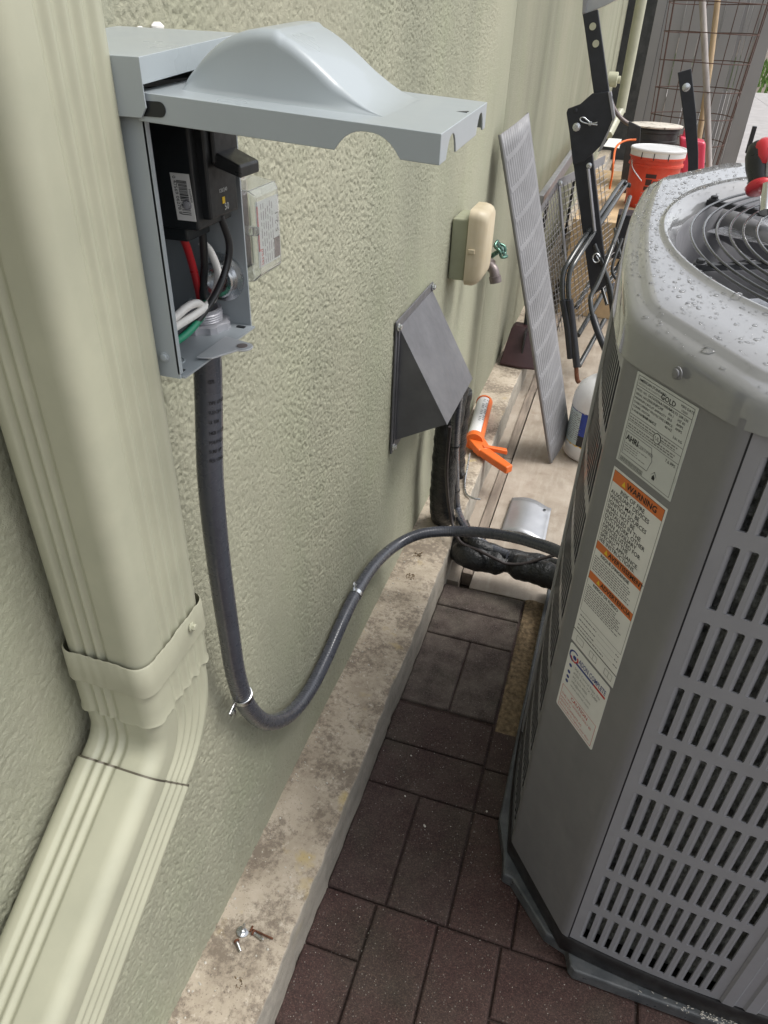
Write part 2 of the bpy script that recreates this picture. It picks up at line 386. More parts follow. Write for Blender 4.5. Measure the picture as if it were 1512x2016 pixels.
Xg = -0.0030 + amp*hgt + 0.0020*(lattice(Yg, Zg, 0.10, 4) - 0.5) + 0.0007*(lattice(Yg, Zg, 0.035, 9) - 0.5)
fd = np.clip((Yg - 2.15)/0.45, 0, 1); fd = fd*fd*(3-2*fd); Xg = Xg*(1 - fd) - 0.0003*fd
nz_, ny_ = Yg.shape
vv = np.empty((nz_*ny_, 3), np.float32); vv[:, 0] = Xg.ravel(); vv[:, 1] = Yg.ravel() - 4.5; vv[:, 2] = Zg.ravel()
ii = (np.arange(nz_-1)[:, None]*ny_ + np.arange(ny_-1)[None, :]).ravel()
ff4 = np.stack([ii, ii+1, ii+1+ny_, ii+ny_], 1).astype(np.int32).ravel(); nf = len(ii)
me = bpy.data.meshes.new('wall_relief'); me.vertices.add(len(vv)); me.vertices.foreach_set('co', vv.ravel())
me.loops.add(nf*4); me.loops.foreach_set('vertex_index', ff4); me.polygons.add(nf)
me.polygons.foreach_set('loop_start', np.arange(0, nf*4, 4, dtype=np.int32)); me.polygons.foreach_set('use_smooth', np.ones(nf, bool))
me.update(calc_edges=True); me.materials.append(MATS['stucco_relief'])
wr = bpy.data.objects.new('wall_relief', me); COL.objects.link(wr); wr.parent = wall

# ledge with a chipped, uneven edge
LEDGE_W, LEDGE_Z = 0.126, 0.093
rows = []; rr = random.Random(3)
y = -1.2
edge_n = [rr.uniform(-1, 1) for _ in range(4000)]
def wob(t, s=1.0, k=0):
    t = t * s; i = int(math.floor(t)); u = t - i; u = u*u*(3-2*u)
    return edge_n[(i + k) % 4000] * (1-u) + edge_n[(i + 1 + k) % 4000] * u
while y < 11.0:
    e = LEDGE_W + 0.0028*wob(y+5, 9) + 0.0022*wob(y+5, 45, 70); z = LEDGE_Z + 0.0022*wob(y+5, 6, 300)
    ch = 0.004 + 0.003*abs(wob(y+5, 30, 900))
    rows.append([V(-0.01, y, -0.05), V(-0.01, y, z+0.001), V(0.02, y, z + 0.0012*wob(y+5, 40, 11)), V(0.05, y, z + 0.0015*wob(y+5, 35, 500)), V(0.085, y, z + 0.0015*wob(y+5, 38, 700)),
                 V(e - ch, y, z - 0.0005), V(e - ch*0.3, y, z - ch*0.4), V(e, y, z - ch), V(e + 0.004, y, 0.03), V(e + 0.006, y, -0.05)])
    y += 0.012 if y < 3 else 0.05
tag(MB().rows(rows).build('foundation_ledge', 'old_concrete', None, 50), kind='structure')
# embedded round aggregate marks and grit on the ledge
gm = MB()
for _ in range(260):
    yy = rr.uniform(0.3, 2.6); xx = rr.choice([rr.uniform(0.003, 0.02), rr.uniform(0.02, 0.115)]); r = rr.uniform(0.0007, 0.0024)
    M = Matrix.Translation((xx, yy, LEDGE_Z + 0.0005)) @ Matrix.Rotation(rr.uniform(0, 6), 4, 'Z') @ Matrix.Diagonal((1, rr.uniform(0.6, 1.3), 0.7, 1))
    gm.lathe([(r, -0.0005), (r*0.9, r*0.5), (r*0.3, r)], 6, M)
tag(gm.build('ledge_grit', 'pebble', None, 60), 'fine grit scattered along the old concrete ledge', 'grit', kind='stuff')

# concrete slab beyond the pavers, with a wood expansion strip along the ledge
sl = MB(); prof = []
for i in range(60):
    yy = 1.64 + (11.0 - 1.64) * (i/59)**2
    prof.append([V(0.205, yy, -0.05), V(0.205, yy, -0.006), V(0.8, yy, -0.004), V(3.2, yy, -0.004)])
sl.rows(prof); sl.add([(0.205, 1.64, -0.05), (3.2, 1.64, -0.05), (3.2, 1.64, -0.004), (0.205, 1.64, -0.006)], [(0, 1, 2, 3)])
tag(sl.build('concrete_slab', 'slab_concrete', None, 0), kind='structure')
tag(MB().box((0.128, 1.66, -0.05), (0.168, 11, -0.010)).build('slab_margin', 'slab_concrete', None, 0), kind='structure')
strip = MB()
yy = 1.70
while yy < 7:
    L = rr.uniform(0.5, 0.9); a = rr.uniform(-0.002, 0.002)
    strip.box((0.170 + a, yy, -0.05), (0.200 + a, yy + L, -0.002 + rr.uniform(-0.003, 0.001))); yy += L + 0.004
tag(strip.build('expansion_strip', 'wood_strip', None, 0), kind='structure')
tag(MB().box((3.2, 6.0, -0.05), (40, 26, -0.012)).box((0.9, 11.05, -0.05), (3.19, 26, -0.012)).build('driveway', 'driveway', None, 0), kind='structure')
gs = MB()
for _ in range(9000):
    x, y = rr.uniform(-6, 30), rr.uniform(26.1, 60); h = rr.uniform(0.08, 0.3); a = rr.uniform(0, 3.14)
    dx, dy = math.cos(a)*0.06, math.sin(a)*0.06
    gs.add([(x-dx, y-dy, -0.05), (x+dx, y+dy, -0.05), (x+rr.uniform(-.1,.1), y+rr.uniform(-.1,.1), h)], [(0, 1, 2)])
tag(gs.build('lawn', 'grass', None, 0, norm=False), 'strip of green lawn beyond the far driveway', 'grass', kind='stuff')

# pavers: each rubber brick is its own piece on the paving bed
pav = MB().box((0.128, -0.9, -0.05), (1.9, 1.635, -0.009)).build('paving', 'rubber_dark', None, 0); tag(pav, kind='structure')
def paver(x0, x1, y0, y1, mt):
    gmm = 0.0016; x0 += gmm; x1 -= gmm; y0 += gmm; y1 -= gmm
    dz = rr.uniform(-0.0012, 0.0012); m = MB(); c = 0.0045
    def ring(i, z): return [V(x0+i, y0+i, z), V(x1-i, y0+i, z), V(x1-i, y1-i, z), V(x0+i, y1-i, z)]
    m.rows([ring(0, -0.0089), ring(0, -c + dz), ring(c*0.4, dz - c*0.25), ring(c, dz)], True, False, True)
    m.build('paver', mt, pav, 0)
def module(x0, x1, y0, y1, vert, mt, cuts=None):
    if vert:
        n = max(1, round((x1 - x0) / 0.12)); xs = cuts or [x0 + (x1-x0)*i/n for i in range(n+1)]
        for a, b in zip(xs, xs[1:]): paver(a, b, y0, y1, mt)
    else:
        n = max(1, round((y1 - y0) / 0.118)); ys = cuts or [y0 + (y1-y0)*i/n for i in range(n+1)]
        for a, b in zip(ys, ys[1:]): paver(x0, x1, a, b, mt)
module(0.132, 0.370, 1.415, 1.630, False, 'rubber_dusty', [1.415, 1.533, 1.630])
module(0.132, 0.370, 1.165, 1.415, True, 'rubber_dusty', [0.132, 0.256, 0.370])
module(0.131, 0.370, 0.920, 1.155, False, 'rubber_dark', [0.920, 1.040, 1.155])
module(0.370, 0.610, 0.920, 1.145, False, 'rubber_dark')
for x0 in (0.131, 0.371, 0.611, 0.851, 1.091): module(x0, x0 + 0.24, 0.672, 0.920, True, 'rubber_red' if x0 > 0.3 else 'rubber_dark')
module(0.130, 0.235, 0.430, 0.672, False, 'rubber_red', [0.430, 0.564, 0.672])
for i, x0 in enumerate((0.235, 0.473, 0.713, 0.953)): module(x0, x0 + 0.238, 0.430, 0.672, i != 1, 'rubber_red')
for j, y0 in enumerate((0.188, -0.054, -0.296)):
    for i, x0 in enumerate((0.130, 0.37, 0.61, 0.85)): module(x0, x0 + 0.24, y0, y0 + 0.242, (i + j) % 2 == 0, 'rubber_red')
so = []
for i in range(30):
    yy = 1.14 + 0.5*i/29
    so.append([V(0.370, yy, -0.02), V(0.376, yy, -0.003 + 0.004*wob(yy, 60)), V(0.395, yy, 0.000 + 0.005*wob(yy, 80, 40)), V(0.412, yy, -0.003 + 0.004*wob(yy, 70, 90)), V(0.46, yy, -0.007)])
tag(MB().rows(so).build('soil_strip', 'soil', None, 60), kind='structure')
fl = MB()
for _ in range(420):
    x, y = rr.uniform(0.14, 0.62), rr.uniform(0.38, 1.14)
    if x > 0.46 and y > 0.66: continue
    r = rr.uniform(0.0003, 0.0008) if rr.random() > 0.02 else rr.uniform(0.0018, 0.0028)
    M = Matrix.Translation((x, y, 0.0008)) @ Matrix.Rotation(rr.uniform(0, 6), 4, 'Z') @ Matrix.Diagonal((1, rr.uniform(0.5, 1.8), 0.6, 1))
    fl.lathe([(r, -0.001), (r*0.8, r*0.6), (r*0.2, r)], 5, M)
tag(fl.build('paving_grit', 'pebble', None, 60), 'pale specks of grit on the dark rubber pavers', 'grit', kind='stuff')

# =================================================================== DOWNSPOUT
X0, X1, HB = 0.008, 0.094, 0.0525
def rib(u, a, b, n, d):
    return d * 0.5 * (1 - math.cos(2*math.pi*n*(u-a)/(b-a))) if a < u < b else 0.0
def spout_profile(grow=0.0, ribs=1.0):
    x0, x1, hb, r = X0 - grow, X1 + grow, HB + grow, 0.016
    pts = []
    def arc(cx, cb, a0):
        for k in range(1, 8): t = a0 + math.pi/2*k/8; pts.append((cx + r*math.cos(t), cb + r*math.sin(t)))
    n = 44
    L = x1 - x0 - 2*r
    for k in range(n + 1):
        u = L*k/n; pts.append((x0 + r + u, -hb + ribs*rib(u, 0.002, 0.036, 3, 0.0030)))
    arc(x1 - r, -hb + r, -math.pi/2)
    L = 2*hb - 2*r
    for k in range(n*3//2 + 1):
        u = L*k/(n*1.5); pts.append((x1 - ribs*rib(u, 0.016, L, 4, 0.0034), -hb + r + u))
    arc(x1 - r, hb - r, 0)
    pts.append((x1 - r, hb)); pts.append((x0 + r, hb)); arc(x0 + r, hb - r, math.pi/2)
    pts.append((x0, hb - r)); pts.append((x0, -hb + r)); arc(x0 + r, -hb + r, math.pi)
    return pts
YC = 0.4125
def spout_ring(prof, y, z, phi):
    b = (math.cos(phi), -math.sin(phi))
    return [V(a, y + q*b[0], z + q*b[1]) for a, q in prof]
ds = thing('downspout', (0.05, YC, 0.4), 'cream corrugated metal downspout bending to the left with a strap at its elbow', 'downspout')
P0, PG = spout_profile(), spout_profile(0.0028)
MB().rows([spout_ring(P0, YC, z, 0) for z in (3.15, 2.2, 1.8, 1.4, 1.2, 1.0, 0.85)], True).build('upper_pipe', 'spout_paint', ds, 50)
PHI = math.radians(58); ZV = 0.754; TL = 0.043; RB = TL / math.tan(PHI/2)
bend = [spout_ring(P0, YC, z, 0) for z in (0.86, 0.84, 0.83)]
cy, cz = YC - RB, ZV + TL
for k in range(15):
    a = PHI*k/14; bend.append(spout_ring(P0, cy + RB*math.cos(a), cz - RB*math.sin(a), a))
ty, tz = -math.sin(PHI), -math.cos(PHI)
ey, ez = cy + RB*math.cos(PHI), cz - RB*math.sin(PHI)
bend.append(spout_ring(P0, ey + ty*0.03, ez + tz*0.03, PHI))
elb = MB().rows(bend, True).build('elbow', 'spout_paint', ds, 50)
cw = []
for i, z in enumerate((0.868, 0.866, 0.85, 0.835, 0.822, 0.818)):
    pr = spout_profile(0.0022 + (0.0008 if i in (0, 5) else 0.0), 0.9); cw.append([V(p.x, p.y, p.z + 0.0010*math.sin(k*0.35) + 0.0006*math.sin(k*0.83)) for k, p in enumerate(spout_ring(pr, YC, z, 0))])
MB().rows(cw, True).build('elbow_collar', 'spout_paint', elb, 50)
low = [spout_ring(spout_profile(0.0022), ey + ty*s, ez + tz*s, PHI) for s in (0.012, 0.013, 0.1, 0.2, 0.3, 0.45, 0.6)]
MB().rows(low, True).build('lower_pipe', 'spout_paint', ds, 50)
MB().rows([spout_ring(spout_profile(0.0016), ey + ty*s, ez + tz*s, PHI) for s in (0.0100, 0.0125)], True).build('seam', 'bare_seam', ds, 50)
st = []
for z, gr in ((0.8985, 0.0028), (0.897, 0.0038), (0.872, 0.0042), (0.8625, 0.0044)):
    pr = spout_profile(gr, 0.12); ring = spout_ring(pr, YC, z, 0)
    st.append([V(p.x, p.y, p.z + 0.0013*math.sin(i*0.07) + 0.0006*math.sin(i*0.23) + 0.0003*math.sin(i*0.9)) for i, p in enumerate(ring)])
sp = MB().rows(st, True).build('strap', 'spout_strap', ds, 50)
bolt('screw', (X1 + 0.0045, YC + 0.022, 0.886), (1, 0, 0), 0.0035, 0.005, 'spout_paint', ds)

# =================================================================== DISCONNECT BOX
db = thing('disconnect_box', (0.0, 0.53, 1.135), 'open grey steel electrical disconnect box with its lid raised, black breaker inside', 'electrical box')
Y0, Y1, BX, BZ, TZ = 0.4650, 0.5945, 0.105, 1.135, 1.340
t = 0.0018
MB().box((0.002, Y0, BZ), (BX, Y0 + t, TZ)).box((BX - 0.0016, Y0 - 0.0, BZ + 0.004), (BX + 0.0004, Y0 + 0.0045, TZ)).build('left_side', 'box_grey', db, 0)
MB().box((0.002, Y1 - t, BZ + 0.0005), (BX - 0.0005, Y1, TZ)).build('right_side', 'box_inside', db, 0)
MB().box((0.002, Y0 + t, BZ), (0.004, Y1 - t, TZ)).build('back_plate', 'box_inside', db, 0)
bot = MB().box((0.004, Y0 + t, BZ), (BX + 0.0035, Y1 - t, BZ + t)).build('bottom_plate', 'box_inside', db, 0)
for (x, y, r) in ((0.084, 0.492, 0.0085), (0.022, 0.50, 0.0085)):
    MB().lathe([(r, BZ + t), (r, BZ + t + 0.0008), (r*0.86, BZ + t + 0.0008), (r*0.84, BZ + t + 0.0001)], 24, Matrix.Translation((x, y, 0)), capa=False).build('knockout', 'box_grey', bot, 30)
for y in (0.474, 0.583): MB().box((0.094, y, BZ + t), (0.102, y + 0.004, BZ + t + 0.0009)).build('slot_mark', 'breaker_black', bot, 0)
# hood over the top
hz = lambda x, y: 1.3565 + 0.085*(y - 0.458) + 0.05*(0.112 - x)*0.2
HP = [(0.001, 0.457), (0.113, 0.457), (0.113, 0.600), (0.001, 0.600)]
top = [V(x, y, hz(x, y)) for x, y in HP]
hv = top + [top[1] - V(0,0,0.015), top[2] - V(0,0,0.015), V(0.113, 0.457, 1.3285), V(0.1085, 0.457, 1.3225), V(0.001, 0.457, 1.3225), V(0.113, 0.600, 1.334), V(0.001, 0.600, 1.334)]
ho_ = MB().add(hv, [(0,1,2,3), (1,4,5,2), (0,8,7,6,4,1), (3,2,5,9,10)]).build('hood', 'box_grey', db, 0, norm=False)
sm_ = ho_.modifiers.new('s', 'SOLIDIFY'); sm_.thickness = 0.0016; sm_.offset = -1
bm_ = ho_.modifiers.new('b', 'BEVEL'); bm_.width = 0.0022; bm_.segments = 3; bm_.limit_method = 'ANGLE'
MB().box((0.004, Y0 + t, 1.338), (0.098, Y1 - t, 1.341)).build('hood_underside', 'breaker_black', db, 0)
# raised lid: flanged pan with a pressed dome
lz = lambda x, y: 1.3370 - 0.055*(x - 0.110) + 0.050*(y - 0.462)
LX0, LX1, LY0, LY1 = 0.104, 0.3095, 0.4605, 0.5975
q = [V(LX0, LY0, 0), V(LX1, LY0, 0), V(LX1, LY1, 0), V(LX0, LY1, 0)]
tp = [V(p.x, p.y, lz(p.x, p.y)) for p in q]
def flange_pts(a, b, dep, arches):
    L = (b - a).length; u = (b - a)/L; low = [(0, dep)]
    for (s0, s1, h) in arches:
        for k in range(13): w = k/12; low.append((s0 + (s1 - s0)*w, dep - h*(1 - abs(2*w - 1)**2.6)))
    low.append((L, dep)); return [(a + u*s_, a + u*s_ - V(0, 0, d_)) for s_, d_ in low]
fls = [flange_pts(tp[0], tp[1], 0.017, [(0.138, 0.181, 0.0125)]), flange_pts(tp[1], tp[2], 0.017, [(0.016, 0.043, 0.0125), (0.105, 0.1285, 0.0125)]), flange_pts(tp[2], tp[3], 0.017, [])]
bm = bmesh.new(); loop = []
for fl3 in fls:
    A_ = [bm.verts.new(p) for p, _ in fl3]; B_ = [bm.verts.new(p) for _, p in fl3]
    for i in range(len(A_) - 1): bm.faces.new((B_[i], B_[i+1], A_[i+1], A_[i]))
    loop += A_
bm.faces.new(loop)
bmesh.ops.remove_doubles(bm, verts=bm.verts, dist=1e-5); bmesh.ops.recalc_face_normals(bm, faces=bm.faces)
up_ = max(bm.faces, key=lambda f: f.calc_area())
if up_.normal.z < 0: bmesh.ops.reverse_faces(bm, faces=bm.faces)
for v_ in bm.verts: v_.co -= ORIG[db]
me = bpy.data.meshes.new('lid'); bm.to_mesh(me); bm.free(); me.materials.append(MATS['box_grey'])
lido = bpy.data.objects.new('lid', me); COL.objects.link(lido); lido.parent = db; ORIG[lido] = ORIG[db]
sm_ = lido.modifiers.new('s', 'SOLIDIFY'); sm_.thickness = 0.0013; sm_.offset = -1
bm_ = lido.modifiers.new('b', 'BEVEL'); bm_.width = 0.0020; bm_.segments = 3; bm_.limit_method = 'ANGLE'; bm_.angle_limit = math.radians(60)
dome = MB(); secs = []
for k in range(49):
    u = k / 48; x = 0.1225 + 0.143*u
    h = 0.0395 * math.sin(math.pi * u**0.86)**0.82 if u < 0.5 else 0.0395 * (0.5 + 0.5*math.cos(math.pi*max(0, (u - 0.40)/0.60)))**0.85
    y0, y1 = 0.4875, 0.5735; rd = min(0.0085, h*0.55); ft = min(0.003, h*0.3); sec = []
    sec += [V(x, y0 - ft, lz(x, y0) - 0.0003), V(x, y0 - ft*0.4, lz(x, y0) + ft*0.25), V(x, y0, lz(x, y0) + ft)]
    for j in range(7): t_ = math.pi/2*j/6; sec.append(V(x, y0 + 0.002 + rd*(1 - math.cos(t_)), lz(x, y0) + h - rd*(1 - math.sin(t_))))
    for j in range(7): t_ = math.pi/2*(6 - j)/6; sec.append(V(x, y1 - 0.002 - rd*(1 - math.cos(t_)), lz(x, y1) + h - rd*(1 - math.sin(t_))))
    sec += [V(x, y1, lz(x, y1) + ft), V(x, y1 + ft*0.4, lz(x, y1) + ft*0.25), V(x, y1 + ft, lz(x, y1) - 0.0003)]
    secs.append(sec)
dome.rows(secs).build('lid_dome', 'box_grey', lido, 80)
MB().box((LX1 - 0.012, 0.542, lz(LX1, 0.54) - 0.001), (LX1 - 0.003, 0.556, lz(LX1, 0.54) + 0.0007)).build('lid_slot', 'breaker_black', lido, 0)
# slot hole in the near flange by the hinge
sl_ = MB(); c0 = V(0.121, LY0 - 0.0006, lz(0.121, LY0) - 0.0085); pts = [V(0.1085, c0.y, c0.z - 0.0045)] + [c0 + V(0.0045*math.cos(a), 0, 0.0045*math.sin(a)) for a in [(-1 + k/6)*math.pi/2 for k in range(13)]] + [V(0.1085, c0.y, c0.z + 0.0045)]
sl_.prism(pts, (0, 0.0005, 0)); sl_.build('hinge_slot', 'breaker_black', lido, 0)
# breaker
bk = MB().box((0.02, 0.526, 1.236), (0.100, 0.5825, 1.330)).box((0.03, 0.5275, 1.226), (0.088, 0.565, 1.237)).build('breaker', 'breaker_black', db, 0, bevel=0.0018)
MB().box((0.098, 0.535, 1.243), (0.1075, 0.5815, 1.322)).build('breaker_face', 'breaker_black', bk, 0, bevel=0.002)
MB().box((0.1065, 0.543, 1.283), (0.111, 0.5805, 1.312)).build('toggle_housing', 'breaker_black', bk, 0, bevel=0.002)
MB().prism([V(0.108, 0.545, 1.281), V(0.131, 0.545, 1.2745), V(0.131, 0.545, 1.2835), V(0.108, 0.545, 1.2925)], (0, 0.0335, 0)).build('toggle', 'black_plastic', bk, 0, bevel=0.0015)
for x, z in ((0.112, 1.301), (0.112, 1.318)): bolt('terminal', (0.0985, 0.55, z - 0.003), (1, 0, 0), 0.003, 0.010, 'black_plastic', bk)
bolt('rivet', (0.0925, 0.5258, 1.2555), (0, -1, 0), 0.0028, 0.002, 'lock_nut', bk, False)
# barcode sticker on the breaker's side
bs = MB(); P = lambda u, w: V(0.0805 + u + 0.10*(1.277 - (1.2435 + w))*0.6, 0.5252, 1.2435 + w)
bs.prism([P(0, 0), P(0.0165, 0), P(0.0165, 0.0345), P(0, 0.0345)], (0, 0.0006, 0))
bso = bs.build('sticker', 'paper_white', bk, 0)
bb = MB(); w = 0.0045; r2 = random.Random(5)
while w < 0.029:
    h = r2.choice([0.00025, 0.0004, 0.0006, 0.0009]); a = 0.0058 if not (0.004 < w < 0.0055 or w > 0.027) else 0.0045
    bb.add([P(a, w) + V(0,-0.0002,0), P(0.0135, w) + V(0,-0.0002,0), P(0.0135, w + h) + V(0,-0.0002,0), P(a, w + h) + V(0,-0.0002,0)], [(0,1,2,3)]); w += h + r2.choice([0.0003, 0.0005, 0.0008])
bb.build('barcode', 'ink', bso, 0)
text('0 47569 06278 8', 0.0041, P(0.0018, 0.0325) + V(0, -0.0003, 0), (0.09, 0, -1), (1, 0, 0.09), 'digits', 'ink', bso)
text('HOM250', 0.0026, P(0.0145, 0.024) + V(0, -0.0003, 0), (0.09, 0, -1), (1, 0, 0.09), 'digits', 'ink', bso)
# printed plate on the breaker front
MB().box((0.1075, 0.5545, 1.2525), (0.1080, 0.5585, 1.2575)).build('print_mark', 'ink_yellow', bk, 0)
text('50', 0.0075, V(0.1083, 0.556, 1.2475), (0, 1, 0), (0, 0, 1), 'digits', 'label_grey', bk, lift=0.0001)
text('120/240', 0.0042, V(0.1083, 0.549, 1.2615), (0, 1, 0), (0, 0, 1), 'digits', 'label_grey', bk, lift=0.0001)
# wires
def wire(pts, r, mt, name='wire', parent=db): return MB().tube(catmull(pts, 8), r, 10).build(name, mt, parent, 60)
wire([(0.075, 0.538, 1.232), (0.076, 0.545, 1.214), (0.071, 0.560, 1.185), (0.066, 0.571, 1.160), (0.064, 0.573, 1.13)], 0.0035, 'wire_red', 'red_wire')
wire([(0.083, 0.560, 1.232), (0.080, 0.562, 1.20), (0.073, 0.566, 1.17), (0.068, 0.577, 1.13)], 0.0035, 'black_plastic', 'black_wire')
wire([(0.098, 0.566, 1.240), (0.101, 0.571, 1.215), (0.098, 0.563, 1.192), (0.094, 0.540, 1.172), (0.088, 0.505, 1.156), (0.078, 0.470, 1.148)], 0.0032, 'black_plastic', 'black_wire')
wire([(0.086, 0.468, 1.165), (0.090, 0.495, 1.168), (0.092, 0.528, 1.170), (0.092, 0.552, 1.175), (0.088, 0.570, 1.190), (0.080, 0.574, 1.207), (0.072, 0.573, 1.215)], 0.0035, 'wire_white', 'white_wire')
wire([(0.082, 0.468, 1.170), (0.088, 0.490, 1.174), (0.090, 0.512, 1.178), (0.091, 0.525, 1.177), (0.089, 0.536, 1.171)], 0.0035, 'wire_white', 'white_wire')
wire([(0.088, 0.468, 1.155), (0.092, 0.500, 1.158), (0.090, 0.530, 1.163), (0.080, 0.557, 1.165), (0.070, 0.570, 1.158), (0.067, 0.574, 1.14)], 0.0032, 'wire_green', 'green_wire')
wire([(0.080, 0.468, 1.146), (0.075, 0.485, 1.150), (0.06, 0.515, 1.165), (0.03, 0.53, 1.185), (0.012, 0.54, 1.20)], 0.0016, 'black_plastic', 'black_wire')
# conduit hub, lock nut, back fitting, hasp tab
CX, CY = 0.064, 0.5740
hub = MB()
pr = [(0.0165, 1.128), (0.0195, BZ + t)]
for k in range(5): z = BZ + t + 0.006 + k*0.0021; pr += [(0.0195, z), (0.0184, z + 0.0010)]
pr += [(0.0192, 1.155), (0.0158, 1.155), (0.0152, 1.14)]
hub.lathe(pr, 28, Matrix.Translation((CX, CY, 0)), capb=False); ho = hub.build('conduit_hub', 'lock_nut', db, 40)
ln = MB(); ring = []
for z, k in ((BZ + t, 1.0), (BZ + t + 0.006, 1.0), (BZ + t + 0.007, 0.93)):
    ring.append([V(CX + (0.0262*k if (i % 6) < 3 else 0.0238*k)*math.cos(i*2*math.pi/48), CY + (0.0262*k if (i % 6) < 3 else 0.0238*k)*math.sin(i*2*math.pi/48), z) for i in range(48)])
ring.append([V(CX + 0.0196*math.cos(i*2*math.pi/48), CY + 0.0196*math.sin(i*2*math.pi/48), BZ + t + 0.007) for i in range(48)])
ln.rows(ring, True); ln.build('lock_nut', 'lock_nut', ho, 30)
M = Matrix.Translation((0.004, 0.566, 1.198)) @ Matrix.Rotation(math.pi/2, 4, 'Y')
MB().lathe([(0.024, 0), (0.024, 0.003), (0.019, 0.004), (0.018, 0.010), (0.0175, 0.010), (0.017, 0.016), (0.0145, 0.016), (0.014, 0.004)], 24, M).build('back_fitting', 'zinc', db, 30)
tab = MB(); o2 = []
for k in range(13): a = -math.pi/2 + math.pi*k/12; o2.append(V(0.1245 + 0.0095*math.cos(a), 0.536 + 0.0095*math.sin(a), BZ + 0.0035))
tab.prism([V(0.100, 0.500, BZ + 0.0035), V(0.113, 0.503, BZ + 0.0035)] + o2 + [V(0.100, 0.552, BZ + 0.0035)], (0, 0, 0.0016))
tabo = tab.build('hasp_tab', 'tab_zinc', db, 30, bevel=0.0003)
MB().lathe([(0.0048, BZ + 0.0052), (0.0048, BZ + 0.0057)], 20, Matrix.Translation((0.1245, 0.536, 0))).build('tab_hole', 'pipe_grey', tabo, 30)
bolt('side_screw', (0.093, Y0 - 0.0002, 1.152), (0, -1, 0), 0.003, 0.0025, 'box_grey', db, False)
c_ = ony((440, 545), Y1 - t)
M = Matrix.Translation(c_) @ Matrix.Rotation(math.pi/2, 4, 'X')
MB().lathe([(0.0215, 0), (0.0215, 0.003), (0.0165, 0.004), (0.016, 0.012), (0.0145, 0.013), (0.011, 0.013), (0.0105, 0.004)], 24, M).build('side_fitting', 'zinc', db, 30)
bolt('side_screw', (0.045, Y1 - t - 0.0002, 1.150), (0, -1, 0), 0.004, 0.004, 'zinc', db, False)
cb = MB()
for (x, y, z, r) in ((0.002, 0.605, 1.3665, 0.004), (0.003, 0.655, 1.370, 0.0045), (0.002, 0.585, 1.366, 0.003), (0.002, 0.63, 1.368, 0.0025), (0.002, 0.569, 1.365, 0.003)):
    cb.lathe([(r, -r*0.6), (r*1.1, 0), (r*0.5, r*0.8)], 8, Matrix.Translation((x, y, z)) @ Matrix.Diagonal((0.8, 1.9, 0.8, 1)))
cb.build('caulk_bead', 'caulk_white', db, 50)

# =================================================================== CLEAR OUTLET COVER
oc = thing('outlet_cover', (0, 0.73, 1.14), 'clear plastic weatherproof outlet cover just right of the disconnect box', 'outlet cover')
oy0, oy1, oz0, oz1, ox = 0.698, 0.764, 1.143, 1.234, 0.062
def shell(lo, hi, th):
    m = MB(); m.box(lo, hi); m.box((lo[0] - 0.001, lo[1] + th, lo[2] + th), (hi[0] - th, hi[1] - th, hi[2] - th)); return m
cm = MB().rows([[V(x, oy0 - i, oz0 - i), V(x, oy1 + i, oz0 - i), V(x, oy1 + i, oz1 + i), V(x, oy0 - i, oz1 + i)] for x, i in ((0.020, 0.003), (0.034, 0.0025), (0.056, 0.0), (0.062, -0.006))], True, False, True)
oco = cm.build('clear_lid', 'clear_plastic', oc, 30, bevel=0.002); so_ = oco.modifiers.new('solid', 'SOLIDIFY'); so_.thickness = 0.0016; so_.offset = -1
MB().box((0.0015, oy0 - 0.004, oz0 - 0.004), (0.020, oy1 + 0.004, oz1 + 0.004)).build('back_box', 'pipe_grey', oc, 0, bevel=0.003)
MB().box((0.0205, oy0 + 0.012, oz0 + 0.012), (0.028, oy1 - 0.012, oz1 - 0.012)).build('receptacle', 'pipe_grey', oc, 0, bevel=0.002)
bolt('hinge_pin', (0.041, oy0 - 0.0015, 1.196), (0, -1, 0), 0.003, 0.005, 'pipe_grey', oc, False)
MB().box((0.034, oy0 - 0.004, 1.1915), (0.0655, oy0 + 0.004, 1.2005)).build('latch', 'clear_plastic', oc, 0, bevel=0.002)
ls = MB().box((0.0592, oy0 + 0.008, oz0 + 0.013), (0.0597, oy1 - 0.004, oz1 - 0.012)).build('instruction_label', 'label_grey', oc, 0)
lx = 0.0600
tm = MB(); r2 = random.Random(9)
for c in range(6):
    y = oy0 + 0.017 + c*0.0052; z = oz0 + 0.015
    while z < oz1 - 0.020:
        h = r2.uniform(0.004, 0.011); tm.add([(lx, y, z), (lx, y + 0.0016, z), (lx, y + 0.0016, min(z + h, oz1 - 0.015)), (lx, y, min(z + h, oz1 - 0.015))], [(0,1,2,3)]); z += h + 0.0025
tm.build('fine_print', 'ink_grey', ls, 0)
MB().box((0.0597, oy1 - 0.020, oz0 + 0.015), (0.0603, oy1 - 0.007, oz0 + 0.036)).build('photo_patch', 'maroon', ls, 0)
text('5-2-1', 0.0105, V(lx + 0.0004, oy1 - 0.009, oz0 + 0.041), (0, 0, 1), (0, -1, 0), 'digits', 'ink', ls, lift=0.0)
MB().box((0.0597, oy0 + 0.009, oz0 + 0.030), (0.0602, oy0 + 0.0105, oz1 - 0.016)).build('red_stripe', 'ink_red', ls, 0)
text('iased', 0.0085, V(lx + 0.0003, oy0 + 0.0165, oz0 + 0.015), (0, 0, 1), (0, -1, 0), 'lettering', 'ink_red', ls)

